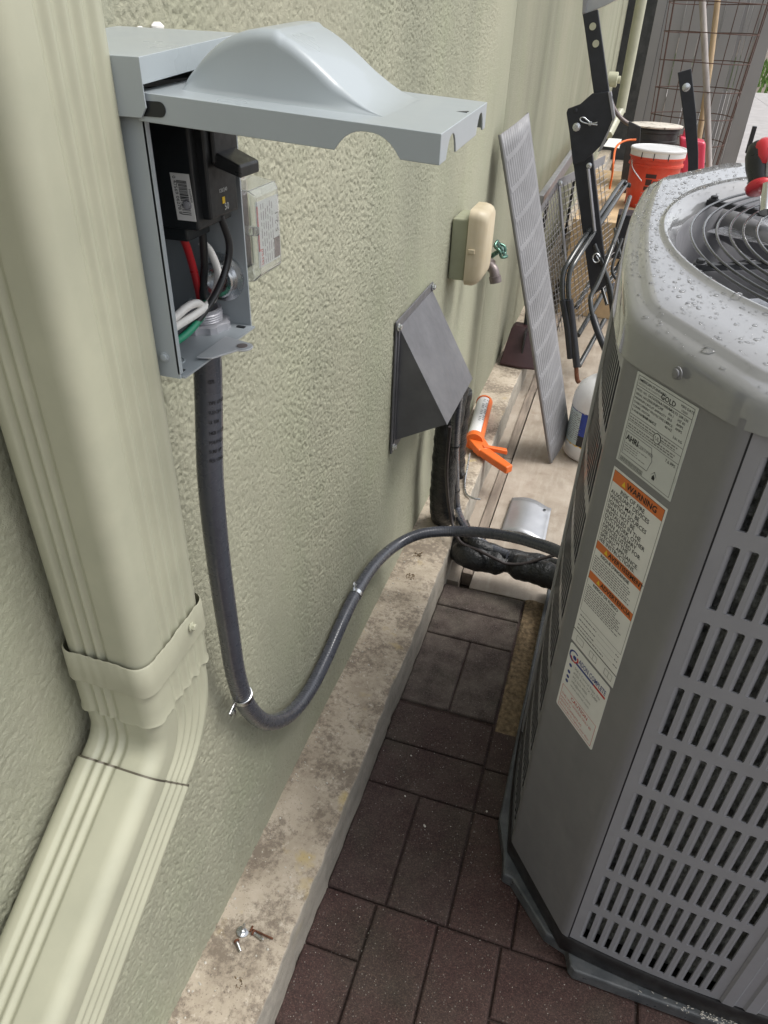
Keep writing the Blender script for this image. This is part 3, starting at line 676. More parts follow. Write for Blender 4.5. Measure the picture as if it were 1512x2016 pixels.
# =================================================================== FLEXIBLE CONDUIT
pts = [V(CX, CY, 1.132), V(CX, CY, 1.10)]
for p, x in (((411, 800), 0.062), ((415, 950), 0.058), ((430, 1100), 0.050), ((450, 1240), 0.040), ((466, 1335), 0.031), ((490, 1395), 0.024), ((528, 1422), 0.020), ((572, 1405), 0.018), ((612, 1355), 0.018), ((645, 1290), 0.018), ((672, 1228), 0.018), ((700, 1170), 0.018), ((735, 1115), 0.022), ((778, 1075), 0.040)):
    pts.append(onx(p, x))
yl = pts[-1].y
for p, dy in (((830, 1051), 0.06), ((900, 1046), 0.09), ((980, 1052), 0.06), ((1050, 1068), 0.0), ((1110, 1092), -0.06)): pts.append(ony(p, yl + dy))
pts.append(V(0.50, pts[-1].y - 0.03, pts[-1].z - 0.02))
path = resample(catmull(pts, 14), 0.0017)
acc = 0; rad = []
for i, p in enumerate(path):
    s = i * 0.0017; k = 0.0 if s < 0.40 else min(1, (s - 0.40)/0.15)
    rad.append(0.0140 + 0.00022 * k * math.cos(2*math.pi*s/0.0068))
fc = thing('flexible_conduit', pts[0], 'grey flexible electrical conduit looping from the disconnect box to the air conditioner', 'conduit')
fco = MB().tube(path, rad, 20).build('hose', 'conduit_grey', fc, 60)
# printed lines on the conduit
for i, wd in enumerate(('CETL', 'TYPE LFNC-B', 'FLEX 3/4', 'UL E84', 'MADE IN USA', 'PSYLFNC-B', 'SUNLIGHT', 'RESISTANT')):
    k = int((0.06 + i*0.0105 + (0.0 if i else -0.012)) / 0.0017); p = path[k]; a = -0.5
    for j, chx in enumerate(wd):
        an = math.radians(-62 + j*7.2); nrm = V(math.cos(an), math.sin(an), 0)
        if an > 0.7: break
        text(chx, 0.0052, p + nrm*0.0143, (-nrm.y, nrm.x, 0), (0, 0, 1), 'lettering', 'ink', fco, lift=0.0001)
def conduit_strap(p0, label, up):
    k = min(range(len(path)), key=lambda i: (path[i] - p0).length); c = path[k]; tdir = (path[k+3] - path[k-3]).normalized()
    r = thing('conduit_strap', c, label, 'strap', 'metal straps holding the conduit to the wall')
    side = tdir.cross(V(1,0,0)).normalized()
    if side.dot(up) < 0: side = -side
    nrm = V(1,0,0) - tdir*tdir.x; nrm.normalize(); rows = []
    for w in (-0.0055, -0.005, 0.005, 0.0055):
        gr = 0.0145 if abs(w) > 0.0052 else 0.0158
        rows.append([c + tdir*w + (nrm*math.cos(a) + side*math.sin(a))*gr for a in [(-0.72 + 1.44*j/18)*math.pi for j in range(19)]])
    MB().rows(rows).build('band', 'zinc', r, 60)
    e = c + side*0.016 - nrm*0.004; m = MB()
    fr = Matrix((( *nrm, 0), (*side, 0), (*tdir, 0), (0,0,0,1))).transposed()
    m.box((-0.001, -0.002, -0.0055), (0.001, 0.018, 0.0055), Matrix.Translation(e) @ fr); m.build('ear', 'zinc', r, 0, bevel=0.0005)
    bolt('screw', e + side*0.011 + nrm*0.001, nrm, 0.0038, 0.005, 'zinc', r)
conduit_strap(onx((478, 1368), 0.028), 'zinc strap low on the conduit where it starts to curve', V(0, -1, 0.3))
conduit_strap(onx((700, 1168), 0.018), 'zinc strap on the rising part of the conduit above the ledge', V(0, -1, 0.4))

# =================================================================== WALL VENT HOOD
vh = thing('wall_vent_hood', (0, 1.6, 0.52), 'dark grey wedge-shaped metal hood screwed to the wall over the refrigerant pipes', 'vent hood')
MB().box((0.001, 1.437, 0.520), (0.005, 1.752, 0.846)).build('flange', 'vent_grey', vh, 0, bevel=0.001)
h = MB(); a0, a1 = 1.457, 1.742
T0, T1, L0, L1, B0, B1 = V(0.006, a0, 0.828), V(0.006, a1, 0.828), V(0.131, a0, 0.613), V(0.131, a1, 0.611), V(0.006, a0, 0.548), V(0.006, a1, 0.548)
h.prism([T0, T1, L1, L0], V(-0.0016, 0, -0.001)); h.build('sloped_face', 'vent_grey', vh, 0, bevel=0.0012)
MB().prism([T0 + V(0,0.0006,-0.003), L0 + V(-0.003,0.0006,0.001), B0 + V(0,0.0006,0)], (0, 0.0014, 0)).build('side_cheek', 'vent_grey', vh, 0)
MB().prism([T1 + V(0,-0.0006,-0.003), L1 + V(-0.003,-0.0006,0.001), B1 + V(0,-0.0006,0)], (0, -0.0014, 0)).build('side_cheek', 'vent_grey', vh, 0)
MB().box((0.005, 1.447, 0.535), (0.0085, 1.4565, 0.84)).build('folded_seam', 'vent_grey', vh, 0, bevel=0.001)
for y, z in ((1.447, 0.833), (1.742, 0.836), (1.447, 0.536), (1.742, 0.536)): bolt('screw', (0.006, y, z), (1, 0, 0), 0.0065, 0.008, 'zinc', vh)

# =================================================================== OUTLET WITH YELLOWED COVER
wo = thing('weatherproof_outlet', (0, 2.0, 0.8), 'wall outlet box with a yellowed domed plastic cover above the vent hood', 'outlet')
MB().box((0.001, 1.935, 0.802), (0.046, 2.055, 0.960)).build('box', 'outlet_green', wo, 0, bevel=0.004)
cv = MB(); rows = []
for x, i, zt in ((0.046, 0.0, 0), (0.066, 0.0, 0), (0.078, 0.006, 0.006), (0.088, 0.018, 0.02), (0.094, 0.034, 0.045)):
    ring = []
    y0, y1, z0, z1 = 1.925 + i*0.5, 2.065 - i*0.5, 0.790 + i*0.8, 0.985 - i*0.4
    r = 0.022
    for (cx_, cz_, a0_) in ((y1 - r, z1 - r, 0), (y0 + r, z1 - r, 90), (y0 + r, z0 + r, 180), (y1 - r, z0 + r, 270)):
        for k in range(6): a = math.radians(a0_ + 90*k/5); ring.append(V(x, cx_ + r*math.cos(a), cz_ + r*math.sin(a)))
    rows.append(ring)
cv.rows(rows, True, True, True); cv.build('cover', 'yellowed', wo, 45)
MB().box((0.052, 1.920, 0.878), (0.070, 1.926, 0.890)).build('latch', 'yellowed', wo, 0, bevel=0.002)
MB().box((0.050, 1.933, 0.86), (0.0535, 1.9345, 0.93)).build('hinge_rib', 'yellowed', wo, 0)

# =================================================================== FAUCET
fb = thing('hose_faucet', (0, 2.4, 0.72), 'brass hose faucet with a green wheel handle beside the yellowed outlet cover', 'faucet')
fc0 = onx((946, 518), 0.05)
MB().tube([V(0.0, fc0.y + 0.03, fc0.z + 0.02), V(0.05, fc0.y + 0.02, fc0.z + 0.01), V(0.085, fc0.y, fc0.z)], 0.014, 12).build('body', 'pipe_grey', fb, 50)
sp0 = V(0.072, fc0.y, fc0.z); MB().tube(catmull([sp0, sp0 + V(0.02, -0.01, -0.012), sp0 + V(0.028, -0.015, -0.032)], 6), 0.015, 12).tube([sp0 + V(0.027, -0.015, -0.028), sp0 + V(0.032, -0.016, -0.046)], 0.018, 12).build('spout', 'pipe_grey', fb, 50)
hc = V(0.100, fc0.y + 0.04, fc0.z + 0.035); ax = V(0.75, -0.1, 0.65).normalized(); M = Matrix.Translation(hc) @ ax.to_track_quat('Z', 'Y').to_matrix().to_4x4()
MB().tube([M @ V(0.026*math.cos(a), 0.026*math.sin(a), 0.004*math.cos(4*a)) for a in [2*math.pi*k/24 for k in range(24)]], 0.0045, 8, True).build('handle_wheel', 'faucet_green', fb, 60)
hs_ = MB()
for k in range(4): a = math.pi/2*k; hs_.tube([hc, M @ V(0.026*math.cos(a), 0.026*math.sin(a), 0)], 0.0045, 6)
hs_.tube([hc - ax*0.04, hc + ax*0.006], 0.007, 8); hs_.build('handle_spokes', 'faucet_green', fb, 50)

# =================================================================== REFRIGERANT LINES
def pathpx(lst):
    return [onx(p, v) if k == 'x' else (onz(p, v) if k == 'z' else ony(p, v)) for p, k, v in lst]
pa = pathpx([((897, 760), 'x', 0.075), ((882, 850), 'x', 0.075), ((874, 930), 'x', 0.072), ((870, 1000), 'x', 0.072), ((882, 1055), 'x', 0.085), ((918, 1092), 'z', 0.085), ((960, 1103), 'z', 0.085), ((999, 1112), 'z', 0.09), ((1045, 1122), 'z', 0.10), ((1100, 1140), 'z', 0.11)])
pa.append(pa[-1] + V(0.10, -0.04, 0.01))
pp = resample(catmull(pa, 12), 0.006); ztie = onz((999, 1112), 0.09)
rad = []
for i, p in enumerate(pp):
    d = (p - ztie).length; s = i*0.006
    rad.append((0.037 + 0.0008*math.sin(s*95) + 0.0007*math.sin(s*211)) * (1 - 0.42*math.exp(-(d/0.017)**2)))
la = thing('insulated_pipe', pa[0], 'thick black wrapped pipe drooping from the vent hood, tied in its middle', 'pipe', 'refrigerant lines')
MB().tube(pp, rad, 22).build('wrapping', 'insul_black', la, 60)
k = min(range(len(pp)), key=lambda i: (pp[i] - ztie).length); td = (pp[k+1] - pp[k-1]).normalized()
a_ = td.cross(V(0,0,1)).normalized(); b_ = a_.cross(td)
MB().tube([ztie + (a_*math.cos(t_) + b_*math.sin(t_))*0.0215 for t_ in [2*math.pi*j/20 for j in range(20)]], 0.002, 6, True).tube([ztie + b_*0.02, ztie + b_*0.034 + td*0.004], 0.0018, 6).build('cable_tie', 'black_plastic', la, 60)
pb = pathpx([((915, 770), 'x', 0.085), ((906, 850), 'x', 0.075), ((902, 930), 'x', 0.06), ((902, 1000), 'x', 0.06), ((925, 1060), 'z', 0.11), ((985, 1090), 'z', 0.10), ((1060, 1105), 'z', 0.10), ((1110, 1120), 'z', 0.11)])
pp2 = resample(catmull(pb, 12), 0.006)
lb = thing('insulated_pipe', pb[0], 'thinner black wrapped pipe behind the thick one under the vent hood', 'pipe', 'refrigerant lines')
MB().tube(pp2, [0.022 + 0.0015*math.sin(i*0.55) for i in range(len(pp2))], 18).build('wrapping', 'insul_black', lb, 60)
pc = pathpx([((903, 770), 'x', 0.11), ((896, 850), 'x', 0.105), ((896, 930), 'x', 0.10), ((900, 1000), 'x', 0.10), ((920, 1045), 'z', 0.14), ((960, 1075), 'z', 0.12), ((1000, 1092), 'z', 0.12)])
gh = thing('drain_hose', pc[0], 'ribbed grey hose running down between the black pipes under the vent hood', 'hose')
pp3 = resample(catmull(pc, 12), 0.003)
MB().tube(pp3, [0.0125 + 0.0005*math.cos(i*0.003/0.009*2*math.pi) for i in range(len(pp3))], 16).build('hose', 'conduit_grey', gh, 60)
for p in (pp3[int(len(pp3)*0.22)], pp3[int(len(pp3)*0.50)]): MB().lathe([(0.0145, -0.0025), (0.0150, 0), (0.0145, 0.0025)], 18, Matrix.Translation(p)).build('cable_tie', 'black_plastic', gh, 60)
pd = pathpx([((886, 840), 'x', 0.112), ((879, 930), 'x', 0.108), ((886, 1010), 'x', 0.108), ((905, 1065), 'z', 0.125), ((945, 1085), 'z', 0.128), ((975, 1100), 'z', 0.124), ((1000, 1110), 'z', 0.118), ((1035, 1109), 'z', 0.130), ((1100, 1093), 'z', 0.17)]); pd.append(pd[-1] + V(0.08, -0.02, 0.01))
cc = thing('control_cable', pd[0], 'thin dark control cable tied along the black wrapped pipe', 'cable')
MB().tube(catmull(pd, 10), 0.0046, 10).build('cable', 'cable_dark', cc, 60)
# =================================================================== AIR CONDITIONER
ACX, ACY = 0.855, 1.125
ac = thing('air_conditioner', (ACX, ACY, 0.03), 'grey outdoor air conditioning condenser with louvred sides and a rain-wet top', 'air conditioner')
HF, YF, GF = 0.283, 0.435, 0.024          # front: half chord, chord distance, bow
HL, XL, GL = 0.292, 0.397, 0.021          # left side
def arc_fn(h, dist, g):
    R = (h*h + g*g) / (2*g); half = math.asin(h / R); L = 2*R*half
    def f(s, d=0.0):
        a = -half + s / R; r = R + d
        return r*math.sin(a), -(dist + g - R) - r*math.cos(a), a        # lateral, outward coordinate (negative = out), angle
    return f, L
ff, LF = arc_fn(HF, YF, GF); fl_, LLft = arc_fn(HL, XL, GL)
def front(s, z, d=0.0): a, o, _ = ff(s, d); return V(ACX + a, ACY + o, z)
def left(s, z, d=0.0): a, o, _ = fl_(s, d); return V(ACX + o, ACY + a, z)
def foot(off=0.0, n=26):
    p = [front(LF*k/n, 0, off) for k in range(n+1)]
    rgt = [left(LLft*k/n, 0, off) for k in range(n+1)]; rgt = [V(2*ACX - q.x, q.y, 0) for q in rgt]
    bck = [V(2*ACX - q.x, 2*ACY - q.y, 0) for q in p]
    lft = [V(2*ACX - q.x, 2*ACY - q.y, 0) for q in rgt]
    return p + rgt + bck + lft
ZB = [0.089 + 0.1083*k for k in range(9)]; SH = 0.0885; PIT, SW, S0, NC = 0.0184, 0.0127, 0.0235, 12
ZBOT, ZTOP = 0.074, 1.076
def louver_sheet(fn, L, name, mt, s_from, s_to):
    m = MB(); ss = [s_from]; hole = []
    cols = [S0 + PIT*k for k in range(NC)]; cols2 = [L - S0 - PIT*(NC-1-k) - SW for k in range(NC)]
    for c in cols + cols2:
        if c >= s_from - 1e-6 and c + SW <= s_to + 1e-6: ss += [c, c + SW]; hole.append((c, c + SW))
    ss.append(s_to); zs = [ZBOT]
    for z in ZB: zs += [z, z + SH]
    zs.append(ZTOP)
    H = {round(a, 5) for a, _ in hole}
    pts = [[fn(s, z) for s in ss] for z in zs]; base = len(m.v)
    idx = lambda i, j: i*len(ss) + j
    faces = []
    for i in range(len(zs)-1):
        for j in range(len(ss)-1):
            if i % 2 == 1 and round(ss[j], 5) in H: continue
            faces.append((idx(i,j), idx(i,j+1), idx(i+1,j+1), idx(i+1,j)))
    m.add([p for r in pts for p in r], faces)
    c = 0.0028
    for (a, b) in hole:
        for z in ZB:
            t_, q = z + SH, z
            m.add([fn(a, q), fn(a + c, q), fn(a + c*0.3, q + c*0.3), fn(a, q + c)], [(0,1,2,3)]); m.add([fn(b, q), fn(b, q + c), fn(b - c*0.3, q + c*0.3), fn(b - c, q)], [(0,1,2,3)])
            m.add([fn(a, t_), fn(a, t_ - c), fn(a + c*0.3, t_ - c*0.3), fn(a + c, t_)], [(0,1,2,3)]); m.add([fn(b, t_), fn(b - c, t_), fn(b - c*0.3, t_ - c*0.3), fn(b, t_ - c)], [(0,1,2,3)])
            if fn is front: m.add([fn(b, q), fn(b, t_), fn(b - 0.0004, t_, -0.0030), fn(b - 0.0004, q, -0.0030)], [(0,1,2,3)])
            m.add([fn(a, t_), fn(b, t_), fn(b, t_, -0.0025), fn(a, t_, -0.0025)], [(0,1,2,3)])
            m.add([fn(a, q), fn(b, q), fn(b, q, -0.0028), fn(a, q, -0.0028)], [(0,1,2,3)])       # folded lip under the slot
    return m.build(name, mt, ac, 0, norm=False), cols, cols2
fp, colsF, colsF2 = louver_sheet(front, LF, 'front_panel', 'ac_louver', 0.006, LF - 0.006)
lp, colsL, colsL2 = louver_sheet(left, LLft, 'side_panel', 'ac_louver', 0.006, LLft - 0.006)
# one louvre blade, shared by all slots
BP = [(0.0001, 0.0), (0.0018, -0.0005), (0.0036, -0.0015), (0.0051, -0.0031), (0.0062, -0.0054), (0.0067, -0.0080)]
bl = MB(); bl.rows([[V(s, -d, 0.0) for s, d in BP], [V(s, -d, SH) for s, d in BP]])
bl.poly([V(s, -d, 0.0004) for s, d in BP] + [V(0.0, 0.013, 0.0004)]); bl.poly([V(s, -d, SH - 0.0004) for s, d in BP] + [V(0.0, 0.013, SH - 0.0004)])
proto = bl.build('louver', 'ac_louver', None, 60, norm=False); LM = proto.data; bpy.data.objects.remove(proto)
def blades(fn, arc, cols, parent, sgn):
    for s in cols:
        _, _, a = arc(s)
        for z in ZB:
            o = bpy.data.objects.new('louver', LM); COL.objects.link(o); o.parent = parent
            p = fn(s, z) - ORIG[ac]; o.location = p
            if sgn == 'f': o.rotation_euler = (0, 0, a)
            else:
                o.rotation_euler = (0, 0, math.pi/2 - a); o.scale = (1, -1, 1)
blades(front, ff, colsF, fp, 'f'); blades(left, fl_, colsL, lp, 'l')
def joined_blades(fn, cols, parent):
    m = MB()
    for s in cols:
        for z in ZB: m.rows([[fn(s + a, z, d) for a, d in BP], [fn(s + a, z + SH, d) for a, d in BP]])
    m.build('louvers', 'ac_louver', parent, 60, norm=False, kind='stuff')
joined_blades(front, colsF2, fp); joined_blades(left, colsL2, lp)
for fn, L, par in ((front, LF, fp), (left, LLft, lp)):      # raised rib down the middle strip of each side
    m = MB(); mid = L/2
    m.rows([[fn(mid + ds_, z, d) for ds_, d in ((-0.030, 0.0002), (-0.026, 0.004), (-0.010, 0.0045), (-0.006, 0.001), (0.006, 0.001), (0.010, 0.0045), (0.026, 0.004), (0.030, 0.0002))] for z in (ZBOT + 0.002, ZTOP - 0.002)])
    m.build('centre_rib', 'ac_louver', par, 30, norm=False)
# rear and right sides, closed sheets
F0 = foot(0.0); n1 = 27
m = MB(); seg = F0[n1-1:n1*3+1]; m.rows([[V(p.x, p.y, ZBOT) for p in seg], [V(p.x, p.y, ZTOP) for p in seg]]); m.build('rear_panels', 'ac_louver', ac, 30, norm=False)
# plain corner panel between the left and the front louvres
A = left(0, 0); B = front(0, 0); cdn = (B - A).normalized(); cn = V(cdn.y, -cdn.x, 0); CL = (B - A).length
if cn.dot(V(-1,-1,0)) < 0: cn = -cn
def ch(u, z, d=0.0): return A + cdn*u + cn*d + V(0, 0, z)
m = MB(); prof = [left(0.010, 0, 0.0018), left(0.003, 0, 0.0022), ch(0.001, 0, 0.003), ch(0.008, 0, 0.0035), ch(CL - 0.012, 0, 0.0035), ch(CL - 0.002, 0, 0.0030), front(0.003, 0, 0.0022), front(0.007, 0, 0.0018), front(0.0072, 0, 0.0002)]
m.rows([[p + V(0,0,z) for p in prof] for z in (ZBOT - 0.001, 0.4, 0.8, ZTOP + 0.001)]); cpn = m.build('corner_panel', 'ac_paint', ac, 50, norm=False)
m = MB(); m.rows([[p + V(0,0,z) for p in (front(0.0068, 0, 0.0003), front(0.0092, 0, 0.0003))] for z in (ZBOT, ZTOP)]); m.build('seam_gap', 'breaker_black', cpn, 0, norm=False)
# base pan and the coil behind the louvres
m = MB(); rows = []
for off, z in ((-0.02, 0.030), (0.004, 0.030), (0.006, 0.034), (0.006, 0.068), (0.003, 0.073), (-0.02, 0.075)): rows.append([V(p.x, p.y, z) for p in foot(off)])
m.rows(rows, True, True, False); m.build('base_pan', 'ac_base', ac, 40)
m = MB(); rows = []
zz = 0.075
while zz < 1.07:
    rows.append([V(p.x, p.y, zz) for p in foot(-0.024 + 0.0045*math.cos(2*math.pi*zz/0.0225), 20)]); zz += 0.0045
m.rows(rows, True); m.build('coil', 'coil', ac, 60)
# ---- top cover
TAU, TZ0 = 0.085, 1.140
RC = V(0.862, 1.130, 0)                    # fan centre
def topz(x, y): return TZ0 + TAU*(y - 1.1)
NT = 240; base = foot(0.007, 30)
def rayfoot(th):
    d = V(math.cos(th), math.sin(th), 0); best = None; n = len(base)
    for i in range(n):
        a, b = base[i] - RC, base[(i+1) % n] - RC; e = b - a
        den = d.x*(-e.y) + e.x*d.y
        if abs(den) < 1e-12: continue
        r_ = (a.x*(-e.y) + e.x*a.y)/den; k_ = (d.x*a.y - d.y*a.x)/den
        if r_ > 0 and -1e-6 <= k_ <= 1 + 1e-6: best = r_ if best is None else min(best, r_)
    return best
O = [rayfoot(2*math.pi*k/NT) for k in range(NT)]
for _ in range(3): O = [(O[k-1] + 2*O[k] + O[(k+1) % NT])/4 for k in range(NT)]
LEV = [('o', 0.000, None, 1.067), ('o', 0.0, None, 1.082), ('o', 0.0005, -0.016, None), ('o', 0.0025, -0.008, None), ('o', 0.007, -0.0025, None), ('o', 0.014, 0.0005, None), ('o', 0.0175, 0.002, None),
       ('o', 0.0205, 0.0035, None), ('o', 0.0245, 0.0085, None), ('o', 0.0285, 0.0105, None), ('m', 0.35, 0.0108, None), ('m', 0.75, 0.0105, None),
       ('r', 0.3865, 0.0115, None), ('r', 0.3845, 0.0145, None), ('r', 0.3820, 0.0150, None), ('r', 0.378, 0.0115, None), ('r', 0.370, 0.004, None), ('r', 0.362, -0.008, None), ('r', 0.357, -0.024, None), ('r', 0.355, -0.11, None)]
def lev_r(k, l):
    if l[0] == 'o': return O[k] - l[1]
    if l[0] == 'r': return l[1]
    a = O[k] - 0.0285; return a + (0.3865 - a)*l[1]
m = MB(); rows = []
for l in LEV:
    r_ = []
    for k in range(NT):
        th = 2*math.pi*k/NT; q = lev_r(k, l); x, y = RC.x + q*math.cos(th), RC.y + q*math.sin(th)
        r_.append(V(x, y, l[3] if l[3] is not None else topz(x, y) + l[2]))
    rows.append(r_)
m.rows(rows[:18], True); cap = m.build('top_cover', 'ac_cap', ac, 70)
m = MB(); m.rows(rows[17:], True); cen = [V(RC.x + 0.355*math.cos(2*math.pi*k/NT), RC.y + 0.355*math.sin(2*math.pi*k/NT), 1.03 + TAU*0.355*math.sin(2*math.pi*k/NT)) for k in range(NT)]; m.poly(cen); m.build('fan_shroud', 'shroud', ac, 50)
def capz(th, r_):
    k = th/(2*math.pi)*NT; k0 = int(k) % NT; zs = [(lev_r(k0, l), rows[i][k0].z) for i, l in enumerate(LEV[2:17], 2)]
    for (ra, za), (rb, zb) in zip(zs, zs[1:]):
        if rb <= r_ <= ra: return za + (zb - za)*(ra - r_)/max(1e-6, ra - rb)
    return None
# rain drops
dr = MB(); r3 = random.Random(21); placed = []
def drop(th, q, r_, el):
    z = capz(th, q)
    if z is None: return
    x, y = RC.x + q*math.cos(th), RC.y + q*math.sin(th)
    if any((x-a)**2 + (y-b)**2 < (r_ + c)**2*1.1 for a, b, c in placed): return
    placed.append((x, y, r_)); rot = r3.uniform(0, 6.28); nb = 12
    ir = [1 + r3.uniform(-0.16, 0.16) for _ in range(nb)]; rws = []
    for fr, hh in ((1.0, -0.0004), (0.94, 0.16), (0.78, 0.28), (0.5, 0.36), (0.15, 0.39)):
        rw = []
        for j in range(nb):
            a = 2*math.pi*j/nb; lx, ly = ir[j]*fr*r_*math.cos(a)*el, ir[j]*fr*r_*math.sin(a)
            xx = x + lx*math.cos(rot) - ly*math.sin(rot); yy = y + lx*math.sin(rot) + ly*math.cos(rot)
            rw.append(V(xx, yy, z + TAU*(yy - y) + (hh*r_ if hh > 0 else -0.0003)))
        rws.append(rw)
    dr.rows(rws, True, False, True)
for i in range(2200):
    th = r3.uniform(math.radians(95), math.radians(292)); k = int(th/(2*math.pi)*NT) % NT
    q = r3.uniform(0.360, O[k] - 0.004)
    big = i < 34 and math.radians(215) < th
    r_ = r3.uniform(0.0030, 0.0058) if big else 0.0006 + 0.0021*r3.random()**2.2
    drop(th, q, r_, r3.uniform(1.0, 1.7))
dr.build('rain_drops', 'water', cap, 60, norm=False, kind='stuff')
# fan guard
for k in range(17):
    R_ = 0.346 - 0.0172*k
    pts = [V(RC.x + R_*math.cos(a), RC.y + R_*math.sin(a), topz(0, RC.y + R_*math.sin(a)) + 0.006 + 0.012*(1 - R_/0.346)) for a in [2*math.pi*j/96 for j in range(96)]]
    MB().tube(pts, 0.0021, 8, True).build('guard_wire', 'guard_black', ac, 60)
for a in (150, 200, 251, 303, 354, 46, 98):
    t_ = math.radians(a); d = V(math.cos(t_), math.sin(t_), TAU*math.sin(t_)); o = V(RC.x, RC.y, topz(0, RC.y))
    p0, p1 = o + d*0.366 + V(0,0,0.0045), o + d*0.06 + V(0,0,0.012); sd_ = V(-d.y, d.x, 0).normalized()*0.0055
    arm = MB().prism([p0 - sd_, p0 + sd_, p1 + sd_, p1 - sd_], (0, 0, -0.008)).build('guard_arm', 'black_plastic', ac, 0, bevel=0.001)
    bolt('bolt', o + d*0.357 + V(0, 0, 0.0046), (0, -TAU, 1), 0.0055, 0.007, 'black_plastic', arm)
hubc = V(RC.x, RC.y, topz(0, RC.y)); MB().lathe([(0.07, -0.012), (0.07, 0.012), (0.06, 0.018)], 32, Matrix.Translation(hubc)).build('guard_hub', 'black_plastic', ac, 40)
MB().lathe([(0.075, -0.14), (0.085, -0.13), (0.085, -0.05), (0.06, -0.03)], 32, Matrix.Translation(hubc)).build('fan_motor', 'shroud', ac, 40)
ta, tb = onz((1404, 426), 1.125), onz((1512, 486), 1.115)
MB().tube([ta, ta + (tb - ta)*2.6], 0.024, 20).build('motor_pipe', 'ac_paint', ac, 60)
for k in range(4):
    a0 = math.radians(205 + 90*k); rws = []
    for j in range(13):
        w_ = j/12; rws.append([V(RC.x + r_*math.cos(a0 + w_*0.95), RC.y + r_*math.sin(a0 + w_*0.95), 1.110 + 0.020*w_*(r_/0.3) + topz(0, RC.y + r_*math.sin(a0 + w_*0.95)) - TZ0 - 0.012*math.sin(w_*3.14)) for r_ in (0.07, 0.14, 0.21, 0.27, 0.325)])
    MB().rows(rws).build('fan_blade', 'fan_metal', ac, 60)
bolt('cover_screw', ch(0.093, 1.0885, 0.0115), cn, 0.0050, 0.004, 'ac_paint', ac, False)

# ---- printed labels on the corner panel
def panel_rect(u0, u1, z0, z1, d, name, mt, par, th=0.0004, rnd=0.0):
    if rnd:
        p = []
        for (uc, zc, a0_) in ((u1 - rnd, z1 - rnd, 0), (u0 + rnd, z1 - rnd, 90), (u0 + rnd, z0 + rnd, 180), (u1 - rnd, z0 + rnd, 270)):
            for k in range(5): a = math.radians(a0_ + 22.5*k); p.append(ch(uc + rnd*math.cos(a), zc + rnd*math.sin(a), d))
    else: p = [ch(u0, z0, d), ch(u1, z0, d), ch(u1, z1, d), ch(u0, z1, d)]
    return MB().prism(p, cn*th).build(name, mt, par, 0)
D0, D1 = 0.0036, 0.00415
class Ink:
    def __init__(s): s.m = MB()
    def r(s, u0, u1, z0, z1, d=D1): s.m.add([ch(u0, z0, d), ch(u1, z0, d), ch(u1, z1, d), ch(u0, z1, d)], [(0,1,2,3)]); return s
    def frame(s, u0, u1, z0, z1, w=0.0005): s.r(u0, u1, z0, z0+w).r(u0, u1, z1-w, z1).r(u0, u0+w, z0, z1).r(u1-w, u1, z0, z1); return s
    def words(s, u0, u1, z, h, rnd):
        u = u0
        while u < u1 - 0.002:
            w = rnd.uniform(0.0018, 0.0065); s.r(u, min(u + w, u1), z, z + h); u += w + 0.0011
        return s
    def go(s, name, mt, par): return s.m.build(name, mt, par, 0, norm=False)
def ptext(t_, size, u, z, mt, par, al='LEFT', bold=0.0, sx=1.0):
    return text(t_, size, ch(u, z, D1 + 0.00015), cdn, (0, 0, 1), 'lettering', mt, par, al, bold, 0, sx)
rw = random.Random(11)
U0, U1 = 0.0270, 0.1270
rp = panel_rect(U0, U1, 0.9480, 1.0630, D0, 'rating_label', 'label_grey', ac); rp['label'] = 'grey rating label with table lines and a certified badge'
ik = Ink().frame(U0+0.004, U1-0.004, 0.951, 1.060)
for z in (1.0475, 1.0125, 1.0035, 0.9935): ik.r(U0+0.004, U1-0.004, z, z+0.0005)
ik.r(U0+0.006, U0+0.048, 0.952, 0.9575); ik.go('rule_lines', 'ink', rp)
bc = Ink(); u = U0+0.0065
while u < U0+0.0475: w_ = rw.choice([0.0004, 0.0007]); bc.r(u, u+w_, 0.9520, 0.9575, D1+0.0001); u += w_*2.1
bc.go('barcode_gaps', 'label_grey', rp)
ptext('AMERICAN STANDARD', 0.0044, U0+0.006, 1.0540, 'ink', rp, bold=0.01); ptext('HEATING & AIR CONDITIONING', 0.0030, U0+0.006, 1.0500, 'ink_grey', rp)
ptext('GOLD', 0.0085, U0+0.045, 1.0493, 'ink', rp, bold=0.01); ptext('MFG DATE', 0.0042, U1-0.024, 1.0540, 'ink', rp); ptext('1/2025', 0.0036, U1-0.022, 1.0495, 'ink', rp)
for i, (a, b, c_, d_) in enumerate((('MOD. NO.', '5A7A7036A1000AA', 'VOLTS', '208-230'), ('SERIAL NO.', '25063NPCHF', 'PH 1', 'HZ 60'), ('MINIMUM CIRCUIT AMPACITY', '', '20.0', 'AMPS'), ('OVERCURRENT PROTECTIVE DEVICE', '', '35', 'AMPS'), ('COMPR. MOTOR', '', '40 HZ', ''), ('R-454B REFRIGERANT', '5 LB 12 OZ', '', '2.61 KG'))):
    z = 1.0425 - i*0.0051; ptext(a, 0.0040, U0+0.006, z, 'ink', rp); ptext(b, 0.0048, U0+0.026, z, 'ink', rp); ptext(c_, 0.0044, U0+0.062, z, 'ink', rp); ptext(d_, 0.0044, U0+0.077, z, 'ink', rp)
ik = Ink()
for z in (1.0085, 1.0052, 0.9990, 0.9960): ik.words(U0+0.006, U1-0.012, z, 0.0016, rw)
ik.go('fine_print', 'ink_grey', rp)['kind'] = 'stuff'
c0 = [ch(U0 + 0.056 + 0.0058*math.cos(a), 1.0050 + 0.0058*math.sin(a), D1 + 0.0002) for a in [2*math.pi*k/24 for k in range(24)]]
